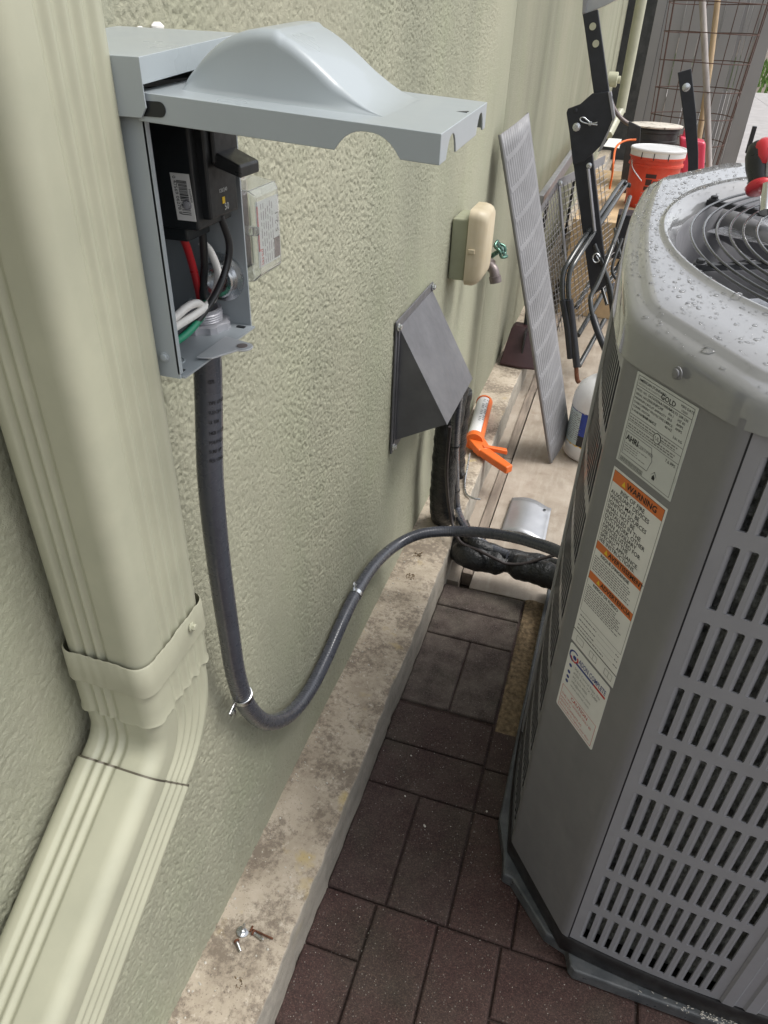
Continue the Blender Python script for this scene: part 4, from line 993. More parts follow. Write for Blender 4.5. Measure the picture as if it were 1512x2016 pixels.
MB().prism(c0, cn*0.0001).build('listing_mark', 'label_grey', rp, 0); MB().tube(c0, 0.0004, 5, True).build('listing_ring', 'ink', rp, 60); text('UL', 0.0065, ch(U0+0.0525, 1.0027, D1 + 0.0005), cdn, (0,0,1), 'lettering', 'ink', rp)
bd = [(U0+0.007, 0.9905), (U0+0.052, 0.9905), (U0+0.0575, 0.976), (U0+0.0535, 0.9615), (U0+0.007, 0.9615)]
MB().tube([ch(u, z, D1) for u, z in bd], 0.0004, 5, True).build('badge_outline', 'ink_grey', rp, 60)
ptext('AHRI', 0.0098, U0+0.0085, 0.9805, 'ink', rp, bold=0.03); ptext('CERTIFIED', 0.0058, U0+0.0305, 0.9805, 'ink_grey', rp)
ik = Ink()
for z in (0.9755, 0.9725, 0.9695, 0.9665): ik.words(U0+0.009, U0+0.009 + rw.uniform(0.022, 0.042), z, 0.0010, rw)
ik.go('fine_print', 'ink_grey', rp)['kind'] = 'stuff'; ptext('7.6 PPS', 0.0055, U1-0.024, 0.9870, 'ink', rp)
MB().tube([ch(U0+0.066 + du, 0.9600 + dz, D1) for du, dz in ((0, 0.007), (0.006, 0), (0, -0.007), (-0.006, 0))], 0.0005, 5, True).build('flame_diamond', 'ink', rp, 60)
MB().prism([ch(U0+0.066 + du, 0.9600 + dz, D1) for du, dz in ((-0.0022, -0.003), (0.0022, -0.003), (0.0026, 0.0), (0.0, 0.0036), (-0.0024, 0.0004))], cn*0.0001).build('flame_mark', 'ink', rp, 0)

wl = panel_rect(U0, U1, 0.6445, 0.9380, D0, 'warning_label', 'paper_white', ac); wl['label'] = 'white warning label with three orange bands'
ik = Ink().frame(U0+0.003, U1-0.003, 0.7050, 0.9350); ik.r(U0, U1, 0.6665, 0.6680)
ik.go('rule_lines', 'ink', wl)
for z0, z1, t_, sz in ((0.9190, 0.9345, 'WARNING', 0.0115), (0.8145, 0.8270, 'AVERTISSEMENT', 0.0095), (0.7640, 0.7765, 'ADVERTENCIA', 0.0095)):
    b = MB().add([ch(U0+0.0035, z0, D1), ch(U1-0.0035, z0, D1), ch(U1-0.0035, z1, D1), ch(U0+0.0035, z1, D1)], [(0,1,2,3)]).build('orange_band', 'label_orange', wl, 0, norm=False)
    text(t_, sz, ch(U0+0.030, z0+0.0038, D1 + 0.0003), cdn, (0,0,1), 'lettering', 'ink', b, bold=0.02)
    MB().add([ch(U0+0.021, z0+0.003, D1+0.0003), ch(U0+0.0285, z0+0.003, D1+0.0003), ch(U0+0.0247, z0+0.0105, D1+0.0003)], [(0,1,2)]).build('alert_triangle', 'ink_yellow', b, 0, norm=False)
for i, t_ in enumerate(('RISK OF FIRE', 'AUXILIARY DEVICES', 'WHICH MAY BE', 'IGNITION SOURCES', 'SHALL NOT BE', 'INSTALLED IN THE', 'DUCTWORK, OTHER', 'THAN AUXILIARY', 'DEVICES LISTED FOR', 'USE WITH THE', 'SPECIFIC APPLIANCE.', 'SEE INSTRUCTIONS.')):
    ptext(t_, 0.0082, U0+0.022 if i == 0 else U0+0.0055, 0.9105 - 0.00738*i, 'ink', wl, bold=0.010)
ptext("RISQUE D'INCENDIE", 0.0066, U0+0.016, 0.8080, 'ink', wl, bold=0.02); ptext('RIESGO DE FUEGO', 0.0066, U0+0.016, 0.7575, 'ink', wl, bold=0.02)
ik = Ink()
for i in range(7): ik.words(U0+0.006, U0+rw.uniform(0.07, 0.088), 0.8025 - 0.0036*i, 0.0016, rw)
for i in range(9): ik.words(U0+0.006, U0+rw.uniform(0.07, 0.088), 0.7520 - 0.0036*i, 0.0016, rw)
for z in (0.697, 0.688, 0.679):
    ik.words(U0+0.006, U0+0.045, z, 0.0020, rw); ik.r(U0+0.048, U1-0.014, z, z+0.0004); ik.words(U1-0.012, U1-0.003, z, 0.0018, rw)
ik.words(U0+0.006, U0+0.068, 0.6725, 0.0020, rw); ik.go('fine_print', 'ink_grey', wl)['kind'] = 'stuff'
ik = Ink()
for u in (U0+0.010, U0+0.042, U0+0.077): ik.frame(u, u+0.017, 0.6505, 0.6615, 0.0007)
ik.r(U0+0.0500, U0+0.0508, 0.6505, 0.6615).r(U0+0.0855, U0+0.0862, 0.6505, 0.6615).go('manual_icons', 'ink_grey', wl)
sk = panel_rect(U0+0.001, U1-0.003, 0.5070, 0.6400, D0, 'contractor_sticker', 'paper_white', ac, rnd=0.004); sk['label'] = 'white contractor sticker with a blue and red logo and red caution box'
def arcband(uc, zc, r0, r1, a0_, a1_, mt):
    m = MB(); m.rows([[ch(uc + r*math.cos(math.radians(a0_ + (a1_-a0_)*k/16))*1.15, zc + r*math.sin(math.radians(a0_ + (a1_-a0_)*k/16)), D1) for k in range(17)] for r in (r0, r1)]); m.build('logo_swirl', mt, sk, 0, norm=False)
arcband(U0+0.016, 0.6210, 0.0085, 0.0112, 60, 260, 'ink_blue'); arcband(U0+0.016, 0.6205, 0.0060, 0.0088, 200, 400, 'ink_red'); arcband(U0+0.017, 0.6205, 0.0, 0.0038, 0, 360, 'ink_blue')
ptext('ADON COMPLETE', 0.0128, U0+0.027, 0.6195, 'ink_blue', sk, bold=0.01, sx=0.62)
Ink().r(U0+0.022, U0+0.066, 0.6130, 0.6170).go('logo_bar', 'ink_blue', sk); Ink().r(U0+0.066, U1-0.007, 0.6130, 0.6170).go('logo_bar', 'ink_red', sk)
for i, t_ in enumerate(('506 S Central Expy, Ste', '#700 Anna, TX 75409', '972-562-4900', 'info@adonac.com', 'www.adonac.com')):
    ptext(t_, 0.0066, U0+0.022, 0.6030 - 0.0088*i, 'ink_grey', sk)
for z in (0.600, 0.5865, 0.5765, 0.5675): arcband(U0+0.012, z+0.001, 0.0, 0.0030, 0, 360, 'ink_blue')
Ink().frame(U0+0.006, U1-0.008, 0.5110, 0.5560, 0.0007).go('caution_frame', 'ink_red', sk)
ptext('CAUTION', 0.0095, U0+0.030, 0.5455, 'ink_red', sk, bold=0.01)
for i, t_ in enumerate(('THIS UNIT SHOULD ONLY BE', 'serviced by', 'ADON COMPLETE AC', "don't forget to replace your filter")): ptext(t_, 0.0058, U0+0.0085, 0.5375 - 0.0072*i, 'ink_red', sk)

# =================================================================== PAD UNDER THE UNIT
pd_ = thing('equipment_pad', (0.85, 1.1, 0), 'wet dark grey plastic pad under the air conditioner', 'pad')
poly = [(0.428, 1.69), (0.424, 0.90), (0.446, 0.830), (0.452, 0.786), (0.470, 0.782), (0.545, 0.702), (0.584, 0.690), (0.592, 0.6625), (0.60, 0.655), (1.32, 0.640), (1.32, 1.69)]
MB().prism([V(x, y, 0.002) for x, y in poly], (0, 0, 0.031)).build('slab', 'pad_grey', pd_, 0, bevel=0.004)
dbm = MB()
for _ in range(150):
    x, y = rr.gauss(0.86, 0.05), rr.uniform(0.648, 0.662); r = rr.uniform(0.001, 0.003); a = rr.uniform(0, 3)
    dbm.tube([V(x, y, 0.0345), V(x + r*2*math.cos(a), y + r*0.8*math.sin(a), 0.0352)], 0.0006, 5)
dbm.build('leaf_litter', 'pebble', pd_, 0, kind='stuff')
# =================================================================== GUTTER GUARD PANEL
gg = thing('gutter_guard', (0.349, 2.459, 0), 'long narrow grey ribbed metal gutter guard leaning against the wall', 'gutter guard')
TL, TR, BL, BR = V(0.020, 2.430, 1.105), V(0.073, 2.600, 1.153), V(0.349, 2.459, 0.0), V(0.390, 2.630, 0.062)
wv = (TR - TL); gn = (BL - TL).cross(wv).normalized()
if gn.y > 0: gn = -gn
def gp(u, v, d=0.0):
    a = TL + (BL - TL)*v; b = TR + (BR - TR)*v
    return a + (b - a)*u + gn*(d + 0.006*math.sin(math.pi*u))
NR = 13; prof = []
for k in range(NR*8 + 1):
    u = k/(NR*8); prof.append((0.05 + 0.88*u, -0.0012*(1 - math.cos(2*math.pi*k/8))))
prof = [(0.0, -0.008), (0.002, 0.0), (0.02, 0.003), (0.035, 0.0)] + prof + [(0.95, 0.0), (0.985, 0.002), (1.0, -0.006)]
MB().rows([[gp(u, v, d) for u, d in prof] for v in [k/24 for k in range(25)]]).build('ribbed_sheet', 'guard_grey', gg, 25, norm=False).modifiers.new('s', 'SOLIDIFY').thickness = 0.0012
for k in range(12):
    v = 0.03 + 0.0795*k + 0.02
    m = MB(); rows = []
    for dv, d in ((-0.0075, -0.002), (-0.0060, 0.0018), (0.0060, 0.0018), (0.0075, -0.002)):
        rows.append([gp(u, v + dv - 0.034*(u - 0.5) + 0.006*math.sin(math.pi*u), d) for u in [0.05 + 0.90*j/10 for j in range(11)]])
    m.rows(rows).build('cross_band', 'guard_grey', gg, 50, norm=False)

# =================================================================== DUSTPAN
dp = thing('dustpan', (0.1, 3.15, 0.095), 'dark maroon plastic dustpan standing on the ledge behind the gutter guard', 'dustpan')
m = MB(); rings = []
for z, x0, x1, y0, y1 in ((0.096, 0.022, 0.205, 3.105, 3.27), (0.104, 0.020, 0.207, 3.103, 3.27), (0.235, 0.040, 0.150, 3.20, 3.28), (0.250, 0.052, 0.138, 3.22, 3.27)):
    rings.append([V(x0, y0, z), V((x0+x1)/2, y0 - 0.012, z), V(x1, y0, z), V(x1, y1, z), V(x0, y1, z)])
m.rows(rings, True, True, True).build('scoop', 'maroon', dp, 20, bevel=0.008)
MB().box((0.108, 3.13, 0.14), (0.116, 3.21, 0.25)).build('ridge', 'black_plastic', dp, 0, bevel=0.003)
MB().tube([V(0.10, 3.25, 0.245), V(0.09, 3.30, 0.50)], 0.012, 12).build('handle', 'black_plastic', dp, 50)

# =================================================================== CAULK GUN
cg = thing('caulk_gun', (0.06, 2.4, 0.095), 'orange caulk gun loaded with a white cartridge lying on the ledge', 'caulk gun')
z0 = 0.130; a_, b_ = onz((953, 795), z0), onz((935, 862), z0); ax = (b_ - a_).normalized(); rt = V(ax.y, -ax.x, 0).normalized()
if rt.x < 0: rt = -rt
M = Matrix.Translation(a_) @ ax.to_track_quat('Z', 'Y').to_matrix().to_4x4(); L = (b_ - a_).length
MB().lathe([(0.004, -0.04), (0.007, -0.014), (0.029, -0.004), (0.0300, 0.0), (0.0300, L)], 24, M).build('cartridge', 'jug_white', cg, 40)
lbm = MB()
for k in range(14):
    for i in range(3):
        an = 0.5 + i*0.42; rw_ = [[M @ V(0.0303*math.cos(an + e), 0.0303*math.sin(an + e), 0.02 + k*0.014 + w_) for e in (0, 0.16, 0.30)] for w_ in (0, 0.006)]
        if (k*3 + i) % 4: lbm.rows(rw_)
lbm.build('fine_print', 'ink_grey', cg, 0, norm=False, kind='stuff')
cr = MB()
def half(rad, t0, t1, z_a, z_b):
    cr.rows([[M @ V(rad*math.cos(t), rad*math.sin(t), z) for t in [t0 + (t1 - t0)*k/12 for k in range(13)]] for z in (z_a, z_b)])
loc = M.inverted().to_3x3() @ (rt + V(0, 0, -0.35)); th0 = math.atan2(loc.y, loc.x)
half(0.0315, th0 - 1.25, th0 + 1.25, -0.004, L + 0.01); half(0.0328, th0 - 1.25, th0 + 1.25, -0.004, L + 0.01)
cr.lathe([(0.033, -0.012), (0.033, -0.003)], 24, M).lathe([(0.033, L + 0.002), (0.033, L + 0.034)], 24, M); cr.build('cradle', 'orange', cg, 40)
e0 = b_ + ax*0.02; h0, h1 = onz((938, 880), 0.118), onz((1003, 925), 0.105)
def bar(p0, p1, w0, w1, t0, up=V(0,0,1)):
    d = (p1 - p0).normalized(); s = d.cross(up).normalized(); m = MB(); rings = []
    for p, w_ in ((p0, w0), (p0*0.4 + p1*0.6, (w0 + w1)*0.52), (p1, w1)):
        rings.append([p + s*w_ + up*t0, p - s*w_ + up*t0, p - s*w_ - up*t0, p + s*w_ - up*t0])
    return m.rows(rings, True, True, True)
bar(e0 - ax*0.01, h0 + (h1 - h0)*0.25, 0.030, 0.024, 0.014).build('yoke', 'orange', cg, 0, bevel=0.004)
bar(h0, h1, 0.020, 0.016, 0.014).build('grip', 'orange', cg, 0, bevel=0.005)
bar(onz((950, 880), 0.128), onz((998, 889), 0.112), 0.008, 0.012, 0.008).build('trigger', 'orange', cg, 0, bevel=0.003)
MB().tube(catmull([onz((925, 893), 0.12), onz((921, 915), 0.115), onz((915, 950), 0.102), onz((918, 972), 0.101), onz((932, 981), 0.101), onz((946, 983), 0.102)], 8), 0.0035, 8).build('plunger_rod', 'zinc', cg, 60)

# =================================================================== WHITE JUG
jg = thing('jug', (0.468, 2.585, 0), 'white plastic jug with a blue and grey label on the slab by the air conditioner', 'jug')
M = Matrix.Translation((0.480, 2.60, -0.004)) @ Matrix.Scale(1.17, 4)
MB().lathe([(0.078, 0.0), (0.086, 0.008), (0.0865, 0.05), (0.085, 0.055), (0.085, 0.175), (0.086, 0.18), (0.084, 0.21), (0.072, 0.245), (0.045, 0.27), (0.02, 0.285), (0.02, 0.305)], 40, M).build('bottle', 'jug_white', jg, 50)
def jl(a0, a1, z0, z1, mt, nm, r=0.0855):
    MB().rows([[M @ V(r*math.cos(math.radians(a0 + (a1-a0)*k/12)), r*math.sin(math.radians(a0 + (a1-a0)*k/12)), z) for k in range(13)] for z in (z0, z1)]).build(nm, mt, jg, 50, norm=False)
jl(150, 236, 0.057, 0.172, 'jug_label', 'grey_label'); jl(236, 330, 0.095, 0.172, 'jug_blue', 'blue_label'); jl(236, 330, 0.057, 0.095, 'jug_black', 'black_label')
jl(140, 330, 0.052, 0.057, 'ink_yellow', 'yellow_stripe', 0.0857); jl(140, 330, 0.172, 0.1745, 'ink_blue', 'blue_stripe', 0.0857); jl(258, 272, 0.108, 0.122, 'ink_yellow', 'sun_mark', 0.0859)
jm = MB()
for k in range(13):
    a = 168 + rr.uniform(0, 4); z = 0.075 + k*0.007
    while a < 230:
        w_ = rr.uniform(4, 12); jm.rows([[M @ V(0.0858*math.cos(math.radians(q)), 0.0858*math.sin(math.radians(q)), zz_) for q in (a, a + w_*0.5, a + w_)] for zz_ in (z, z + 0.0022)]); a += w_ + 3
jm.build('fine_print', 'ink_grey', jg, 0, norm=False, kind='stuff')

# =================================================================== SILVER SHEET OFFCUT
ss_ = thing('metal_offcut', (0.31, 2.06, 0), 'small curved shiny sheet metal offcut lying on the slab', 'sheet metal')
q0, q1, q2, q3 = onz((1008, 982), 0.0), onz((1085, 1003), 0.0), onz((1072, 1072), 0.0), onz((985, 1050), 0.0)
rows = []
for k in range(9):
    v = k/8; rows.append([(q0*(1-u) + q1*u)*(1-v) + (q3*(1-u) + q2*u)*v + V(0, 0, 0.004 + 0.020*math.sin(math.pi*min(1, u*1.1))**1.1*(0.85 + 0.15*v)) for u in [j/16 for j in range(17)]])
MB().rows(rows).build('sheet', 'sheet_silver', ss_, 60, norm=False).modifiers.new('s', 'SOLIDIFY').thickness = 0.001
MB().lathe([(0.005, 0), (0.005, 0.0006)], 14, Matrix.Translation(q1*0.88 + q3*0.12 + V(-0.004, -0.004, 0.0115))).build('hole', 'breaker_black', ss_, 0)

# =================================================================== LOOSE SCREWS ON THE LEDGE
def small_screw(p, d, L, label, cone=False):
    t_ = thing('screw', p, label, 'screw', 'loose screws on the ledge'); d = Vector(d).normalized()
    M = Matrix.Translation(Vector(p)) @ d.to_track_quat('Z', 'Y').to_matrix().to_4x4()
    if cone:
        MB().lathe([(0.0105, 0), (0.0105, 0.0016), (0.006, 0.0024)], 20, M).build('washer_head', 'zinc', t_, 30)
        MB().lathe([(0.0058, 0.0022), (0.0052, 0.007), (0.0030, 0.008), (0.0024, 0.019), (0.0004, 0.023)], 6, M).build('shank', 'zinc', t_, 30)
    else:
        MB().lathe([(0.0046, -0.003), (0.0050, -0.001), (0.0040, 0.0)], 14, M).build('head', 'rusty', t_, 30)
        pr = [(0.0023, 0.0)]
        for k in range(8): pr += [(0.0025, 0.002 + k*L/8.5), (0.0021, 0.002 + (k + 0.5)*L/8.5)]
        MB().lathe(pr, 12, M).build('shank', 'zinc', t_, 40)
small_screw((0.046, 0.506, 0.0945), (0.12, 0.25, 1), 0.02, 'zinc hex screw standing head down on the ledge', True)
small_screw((0.0665, 0.509, 0.0985), (1, -0.25, 0), 0.020, 'small silver screw lying right of the upright screw')
small_screw((0.0455, 0.487, 0.0985), (0.85, -0.75, 0), 0.017, 'small silver screw lying nearest the bottom of the picture')
na = thing('rusty_nail', (0.08, 0.512, 0.0955), 'rusty brown nail lying beside the loose screws', 'nail')
MB().tube([V(0.0585, 0.5145, 0.0965), V(0.10, 0.5115, 0.0965)], 0.0017, 8).tube([V(0.0585, 0.5195, 0.0965), V(0.0585, 0.5095, 0.0965)], 0.0018, 8).build('shaft', 'rusty', na, 50)
kn = MB()
for (p, r_) in (((475, 1930), 0.0145), ((822, 1090), 0.020), ((808, 1135), 0.017)):
    c = onz(p, LEDGE_Z)
    for _ in range(30):
        a, q = rr.uniform(0, 6.28), r_*math.sqrt(rr.random())*0.85; s_ = rr.uniform(0.0008, 0.002)
        kn.lathe([(s_, -0.001), (s_*0.7, s_*0.7), (s_*0.2, s_)], 6, Matrix.Translation(c + V(q*math.cos(a), q*math.sin(a), 0)))
tag(kn.build('ledge_pockmarks', 'soil', None, 50), 'round crumbly plugged holes in the concrete ledge', 'holes', kind='stuff')

# =================================================================== TOOL ON TOP OF THE UNIT
tl = thing('ratchet_tool', (0.61, 1.30, 1.17), 'red and black handled chrome tool resting on the air conditioner top', 'tool')
def yp(p, y): return ony(p, y)
c0, c1 = yp((1492, 283), 1.325), yp((1497, 372), 1.285)
axis = (c1 - c0).normalized(); M = Matrix.Translation(c0) @ axis.to_track_quat('Z', 'X').to_matrix().to_4x4(); L = (c1 - c0).length
MB().lathe([(0.004, -0.004), (0.013, 0.002), (0.0185, L*0.25), (0.0190, L*0.5), (0.0165, L*0.75), (0.0175, L*0.9), (0.014, L)], 20, M).build('grip', 'black_plastic', tl, 60)
MB().lathe([(0.006, -0.006), (0.0145, 0.001), (0.0175, L*0.12), (0.0180, L*0.34), (0.0150, L*0.52), (0.006, L*0.56)], 20, Matrix.Translation(V(0.008, -0.0055, 0.002)) @ M).build('end_cap', 'tool_red', tl, 60)
MB().tube([M @ V(0.006, -0.019, L*0.45), M @ V(0.006, -0.0195, L*0.85)], 0.0035, 8).build('red_stripe', 'tool_red', tl, 60)
MB().lathe([(0.0170, L*0.86), (0.0215, L*0.93), (0.0195, L*1.04), (0.015, L*1.06)], 20, M).build('collar', 'tool_red', tl, 60)
s0, s1 = yp((1512, 365), 1.27), yp((1507, 418), 1.24)
MB().tube([s0, s1], [0.0095, 0.0088], 12).build('socket', 'chrome', tl, 40); MB().tube([yp((1520, 290), 1.30), yp((1516, 350), 1.28)], 0.007, 12).build('ratchet_head', 'lock_nut', tl, 40)

# =================================================================== FOLDED STEEL CART behind the panel
ct = thing('folded_cart', (0.3, 3.5, 0), 'folded black steel cart with tube handles, wire mesh sides and an upright bracket arm', 'cart')
def plate(px, y, th, name, mt, par=ct, bev=0.003): return MB().prism([ony(p, y) for p in px], (0, th, 0)).build(name, mt, par, 0, bevel=bev)
plate([(1147, 28), (1177, 18), (1200, 184), (1171, 200)], 3.40, 0.035, 'arm', 'steel_black')
br = plate([(1118, 214), (1142, 205), (1166, 184), (1198, 180), (1206, 190), (1206, 236), (1184, 286), (1168, 302), (1150, 318), (1128, 325), (1121, 262), (1115, 222)], 3.385, 0.012, 'bracket', 'steel_black')
plate([(1128, 318), (1166, 300), (1196, 560), (1164, 585)], 3.405, 0.04, 'arm', 'steel_black')
plate([(1197, 182), (1203, 181), (1211, 232), (1206, 238)], 3.38, 0.05, 'bracket_edge', 'flat_steel', br, 0.001)
plate([(1206, 238), (1210, 234), (1184, 296), (1176, 300)], 3.38, 0.05, 'bracket_edge', 'flat_steel', br, 0.001)
for p in ((1167, 52), (1173, 86)):
    c = ony(p, 3.396); MB().lathe([(0.0125, 0), (0.0125, 0.004)], 16, Matrix.Translation(c) @ Matrix.Rotation(math.pi/2, 4, 'X')).build('bolt_hole', 'cap_paint', ct, 0)
bolt('bolt', ony((1135, 250), 3.384), (0, -1, 0), 0.011, 0.012, 'zinc', br); bolt('bolt', ony((1133, 218), 3.384), (0, -1, 0), 0.006, 0.006, 'steel_black', br)
MB().tube(catmull([ony(p, 3.372) for p in ((1176, 246), (1160, 244), (1146, 240), (1142, 234), (1148, 231), (1158, 238), (1164, 243), (1176, 241))], 6), 0.0028, 7).build('hairpin', 'zinc', br, 60)
bolt('pin_head', ony((1162, 243), 3.384), (0, -1, 0), 0.006, 0.022, 'zinc', br, False)
# second upright
plate([(1334, 143), (1361, 135), (1371, 225), (1375, 300), (1374, 440), (1352, 440), (1355, 320), (1346, 235)], 3.60, 0.03, 'arm', 'steel_black')
bolt('bolt', ony((1351, 172), 3.599), (0, -1, 0), 0.011, 0.008, 'zinc', ct, False)
# mesh basket: two faces with flat steel rims
def mesh_face(a, b, c, d, nu, nv, nm):
    fr = MB().tube([a, b], 0.006, 6); m = MB()
    for k in range(1, nu): u = k/nu; m.tube([a.lerp(b, u), d.lerp(c, u)], 0.0016, 4, caps=False)
    for k in range(1, nv):
        v = k/nv; p, q = a.lerp(d, v), b.lerp(c, v); m.tube([p, p.lerp(q, 0.5) + V(0, 0.004, -0.006), q], 0.0016, 4, caps=False)
    m.build(nm, 'mesh_wire', ct, 0, norm=False, kind='stuff')
fA, fB, fC = ony((1060, 418), 3.10), ony((1100, 358), 3.40), ony((1192, 310), 3.75)
gA, gB, gC = ony((1085, 660), 3.12), ony((1133, 640), 3.42), ony((1215, 560), 3.77)
mesh_face(fA, fB, gB, gA, 9, 26, 'mesh_wires'); mesh_face(fB, fC, gC, gB, 12, 26, 'mesh_wires')
def rim(p, q, w=0.038, t_=0.006):
    d = (q - p).normalized(); dn = V(0, 0, -1); MB().prism([p + V(0,0,0.012), q + V(0,0,0.012), q + dn*(w - 0.012), p + dn*(w - 0.012)], V(0.0, -t_, 0) + d.cross(dn)*0.0).build('rim', 'flat_steel', ct, 0, bevel=0.001)
rim(fA + V(0, -0.006, 0), fB + V(0, -0.006, 0)); rim(fB + V(0, -0.006, 0), fC + V(0, -0.006, 0))
for p in ((1103, 361), (1160, 326)): bolt('bolt', ony(p, 3.38), (0, -1, 0), 0.008, 0.010, 'zinc', ct)
MB().tube([ony((1101, 366), 3.375), ony((1114, 520), 3.375)], 0.007, 6).build('stay', 'flat_steel', ct, 40); MB().tube([ony((1158, 332), 3.375), ony((1171, 455), 3.38)], 0.007, 6).build('stay', 'flat_steel', ct, 40)
def tubes(lst, r, nm='tube', mt='tube_dark', n=8): return MB().tube(catmull([ony(p, y) for p, y in lst], n), r, 10).build(nm, mt, ct, 60)
tubes([((1232, 360), 3.95), ((1222, 362), 3.92), ((1190, 410), 3.6), ((1150, 468), 3.35), ((1122, 512), 3.22), ((1110, 535), 3.18), ((1107, 565), 3.16), ((1109, 600), 3.15)], 0.0115)
tubes([((1240, 365), 3.97), ((1230, 368), 3.94), ((1200, 412), 3.6), ((1160, 472), 3.35), ((1133, 514), 3.22), ((1122, 536), 3.18), ((1119, 566), 3.16), ((1121, 600), 3.15)], 0.0115)
tubes([((1109, 590), 3.15), ((1118, 645), 3.14), ((1124, 705), 3.13)], 0.0165, 'grip', 'steel_black'); tubes([((1121, 590), 3.145), ((1128, 650), 3.14), ((1136, 722), 3.12)], 0.0165, 'grip', 'steel_black')
tubes([((1134, 715), 3.12), ((1136, 745), 3.11), ((1140, 753), 3.11)], 0.010, 'foot', 'rusty')
tubes([((1240, 388), 3.9), ((1222, 440), 3.6), ((1198, 505), 3.4), ((1178, 555), 3.3), ((1164, 582), 3.25), ((1163, 602), 3.22), ((1168, 628), 3.2)], 0.0105)
tubes([((1167, 622), 3.2), ((1180, 660), 3.15), ((1200, 705), 3.1)], 0.0155, 'grip', 'steel_black')
tubes([((1135, 605), 3.5), ((1160, 560), 3.7), ((1215, 470), 4.1)], 0.012); tubes([((1138, 660), 3.3), ((1180, 590), 3.6), ((1230, 500), 4.0)], 0.012); tubes([((1140, 720), 3.2), ((1190, 630), 3.5)], 0.012)
tubes([((1165, 470), 3.6), ((1175, 530), 3.5), ((1195, 600), 3.4)], 0.008, 'brace'); tubes([((1225, 470), 3.7), ((1205, 530), 3.6), ((1222, 560), 3.6)], 0.007, 'brace'); tubes([((1210, 450), 3.8), ((1225, 520), 3.6), ((1232, 570), 3.5)], 0.007, 'brace')
tubes([((1170, 480), 3.40), ((1200, 560), 3.40), ((1210, 620), 3.35)], 0.010, 'brace')
tubes([((1202, 560), 3.5), ((1210, 610), 3.45), ((1212, 660), 3.4)], 0.022, 'sleeve', 'steel_black')
MB().tube([ony((1174, 503) if k == 0 else (1174 + 7*math.cos(k*0.6), 508 + 9*math.sin(k*0.6)), 3.33) for k in range(11)], 0.003, 6).build('ring_pin', 'zinc', ct, 60)
MB().box((0.40, 3.9, 0.42), (0.56, 4.05, 0.63)).build('hitch_block', 'steel_black', ct, 0, bevel=0.004)

# silver rail lying along the wall
sr = thing('metal_rail', (0.08, 4, 0.7), 'dull silver metal rail leaning along the wall behind the cart', 'rail')
MB().prism([V(0.07, 3.25, 0.74), V(0.095, 3.25, 0.74), V(0.095, 3.25, 0.80), V(0.07, 3.25, 0.80)], (0.0, 2.2, 0.02)).build('rail', 'flat_steel', sr, 0, bevel=0.003)
MB().box((0.07, 3.6, -0.004), (0.085, 3.63, 0.742)).box((0.07, 5.2, -0.004), (0.085, 5.23, 0.752)).build('supports', 'steel_black', sr, 0)

# metal flashing above the arm
fs = thing('metal_flashing', (0.16, 3.45, 1.4), 'bent shiny metal strip at the top edge above the black arm', 'metal strip')
pz = [ony(p, 3.45) for p in ((1146, 30), (1156, 26), (1190, 12), (1250, -18), (1215, -60), (1160, -60), (1148, -10))]
MB().prism(pz, (0, 0.01, 0)).build('strip', 'sheet_silver', fs, 0, bevel=0.002); MB().prism([ony(p, 3.44) for p in ((1146, 28), (1152, 26), (1172, -60), (1150, -60))], (0, 0.01, 0)).build('fold', 'flat_steel', fs, 0, bevel=0.002)

# =================================================================== FAR CLUTTER
bx_ = thing('plywood_box', (0.5, 4.8, 0), 'low plywood box carrying the buckets beyond the cart', 'box')
BT = 0.52
MB().box((0.17, 4.25, -0.004), (0.95, 6.0, BT)).build('body', 'plywood', bx_, 0, bevel=0.004)
bcx, bcy, bz = ony((1302, 275), 4.8).x, 4.8, BT + 0.001
bu = thing('bucket', (bcx, bcy, bz), 'red plastic bucket with a clean white lid behind the air conditioner', 'bucket', 'buckets on the plywood box')
zl = ony((1302, 292), 4.8).z; hb_ = zl - bz
M = Matrix.Translation((bcx, bcy, bz))
MB().lathe([(0.125, 0), (0.128, 0.006), (0.142, hb_*0.70), (0.1425, hb_*0.715), (0.152, hb_*0.72), (0.152, hb_*0.755), (0.145, hb_*0.765), (0.145, hb_*0.84), (0.153, hb_*0.845), (0.153, hb_*0.88), (0.146, hb_*0.885), (0.146, hb_)], 48, M).build('body', 'bucket_red', bu, 30)
MB().lathe([(0.150, hb_ - 0.045), (0.1515, hb_ - 0.040), (0.1525, hb_ - 0.012), (0.156, hb_ - 0.008), (0.157, hb_), (0.153, hb_ + 0.005), (0.142, hb_ + 0.005), (0.138, hb_ + 0.001), (0.05, hb_ + 0.002), (0.02, hb_ + 0.003)], 48, M).build('lid', 'lid_white', bu, 30)
for a in (235, 262, 292): t_ = math.radians(a); MB().box((-0.0022, -0.001, -0.018), (0.0022, 0.001, 0.016), M @ Matrix.Translation((0.1528*math.cos(t_), 0.1528*math.sin(t_), hb_ - 0.028)) @ Matrix.Rotation(t_ + math.pi/2, 4, 'Z')).build('lid_notch', 'ink', bu, 0)
def blab(a0, a1, z0, z1, nm):
    MB().rows([[M @ V((0.128 + 0.014*z/(hb_*0.7) + 0.0008)*math.cos(math.radians(a0 + (a1-a0)*k/8)), (0.128 + 0.014*z/(hb_*0.7) + 0.0008)*math.sin(math.radians(a0 + (a1-a0)*k/8)), z) for k in range(9)] for z in (z0, z1)]).build(nm, 'maroon', bu, 0, norm=False)
blab(252, 276, hb_*0.545, hb_*0.615, 'print_block'); blab(254, 268, hb_*0.42, hb_*0.525, 'print_block'); blab(270, 279, hb_*0.43, hb_*0.50, 'print_block'); blab(252, 262, hb_*0.33, hb_*0.40, 'print_block')
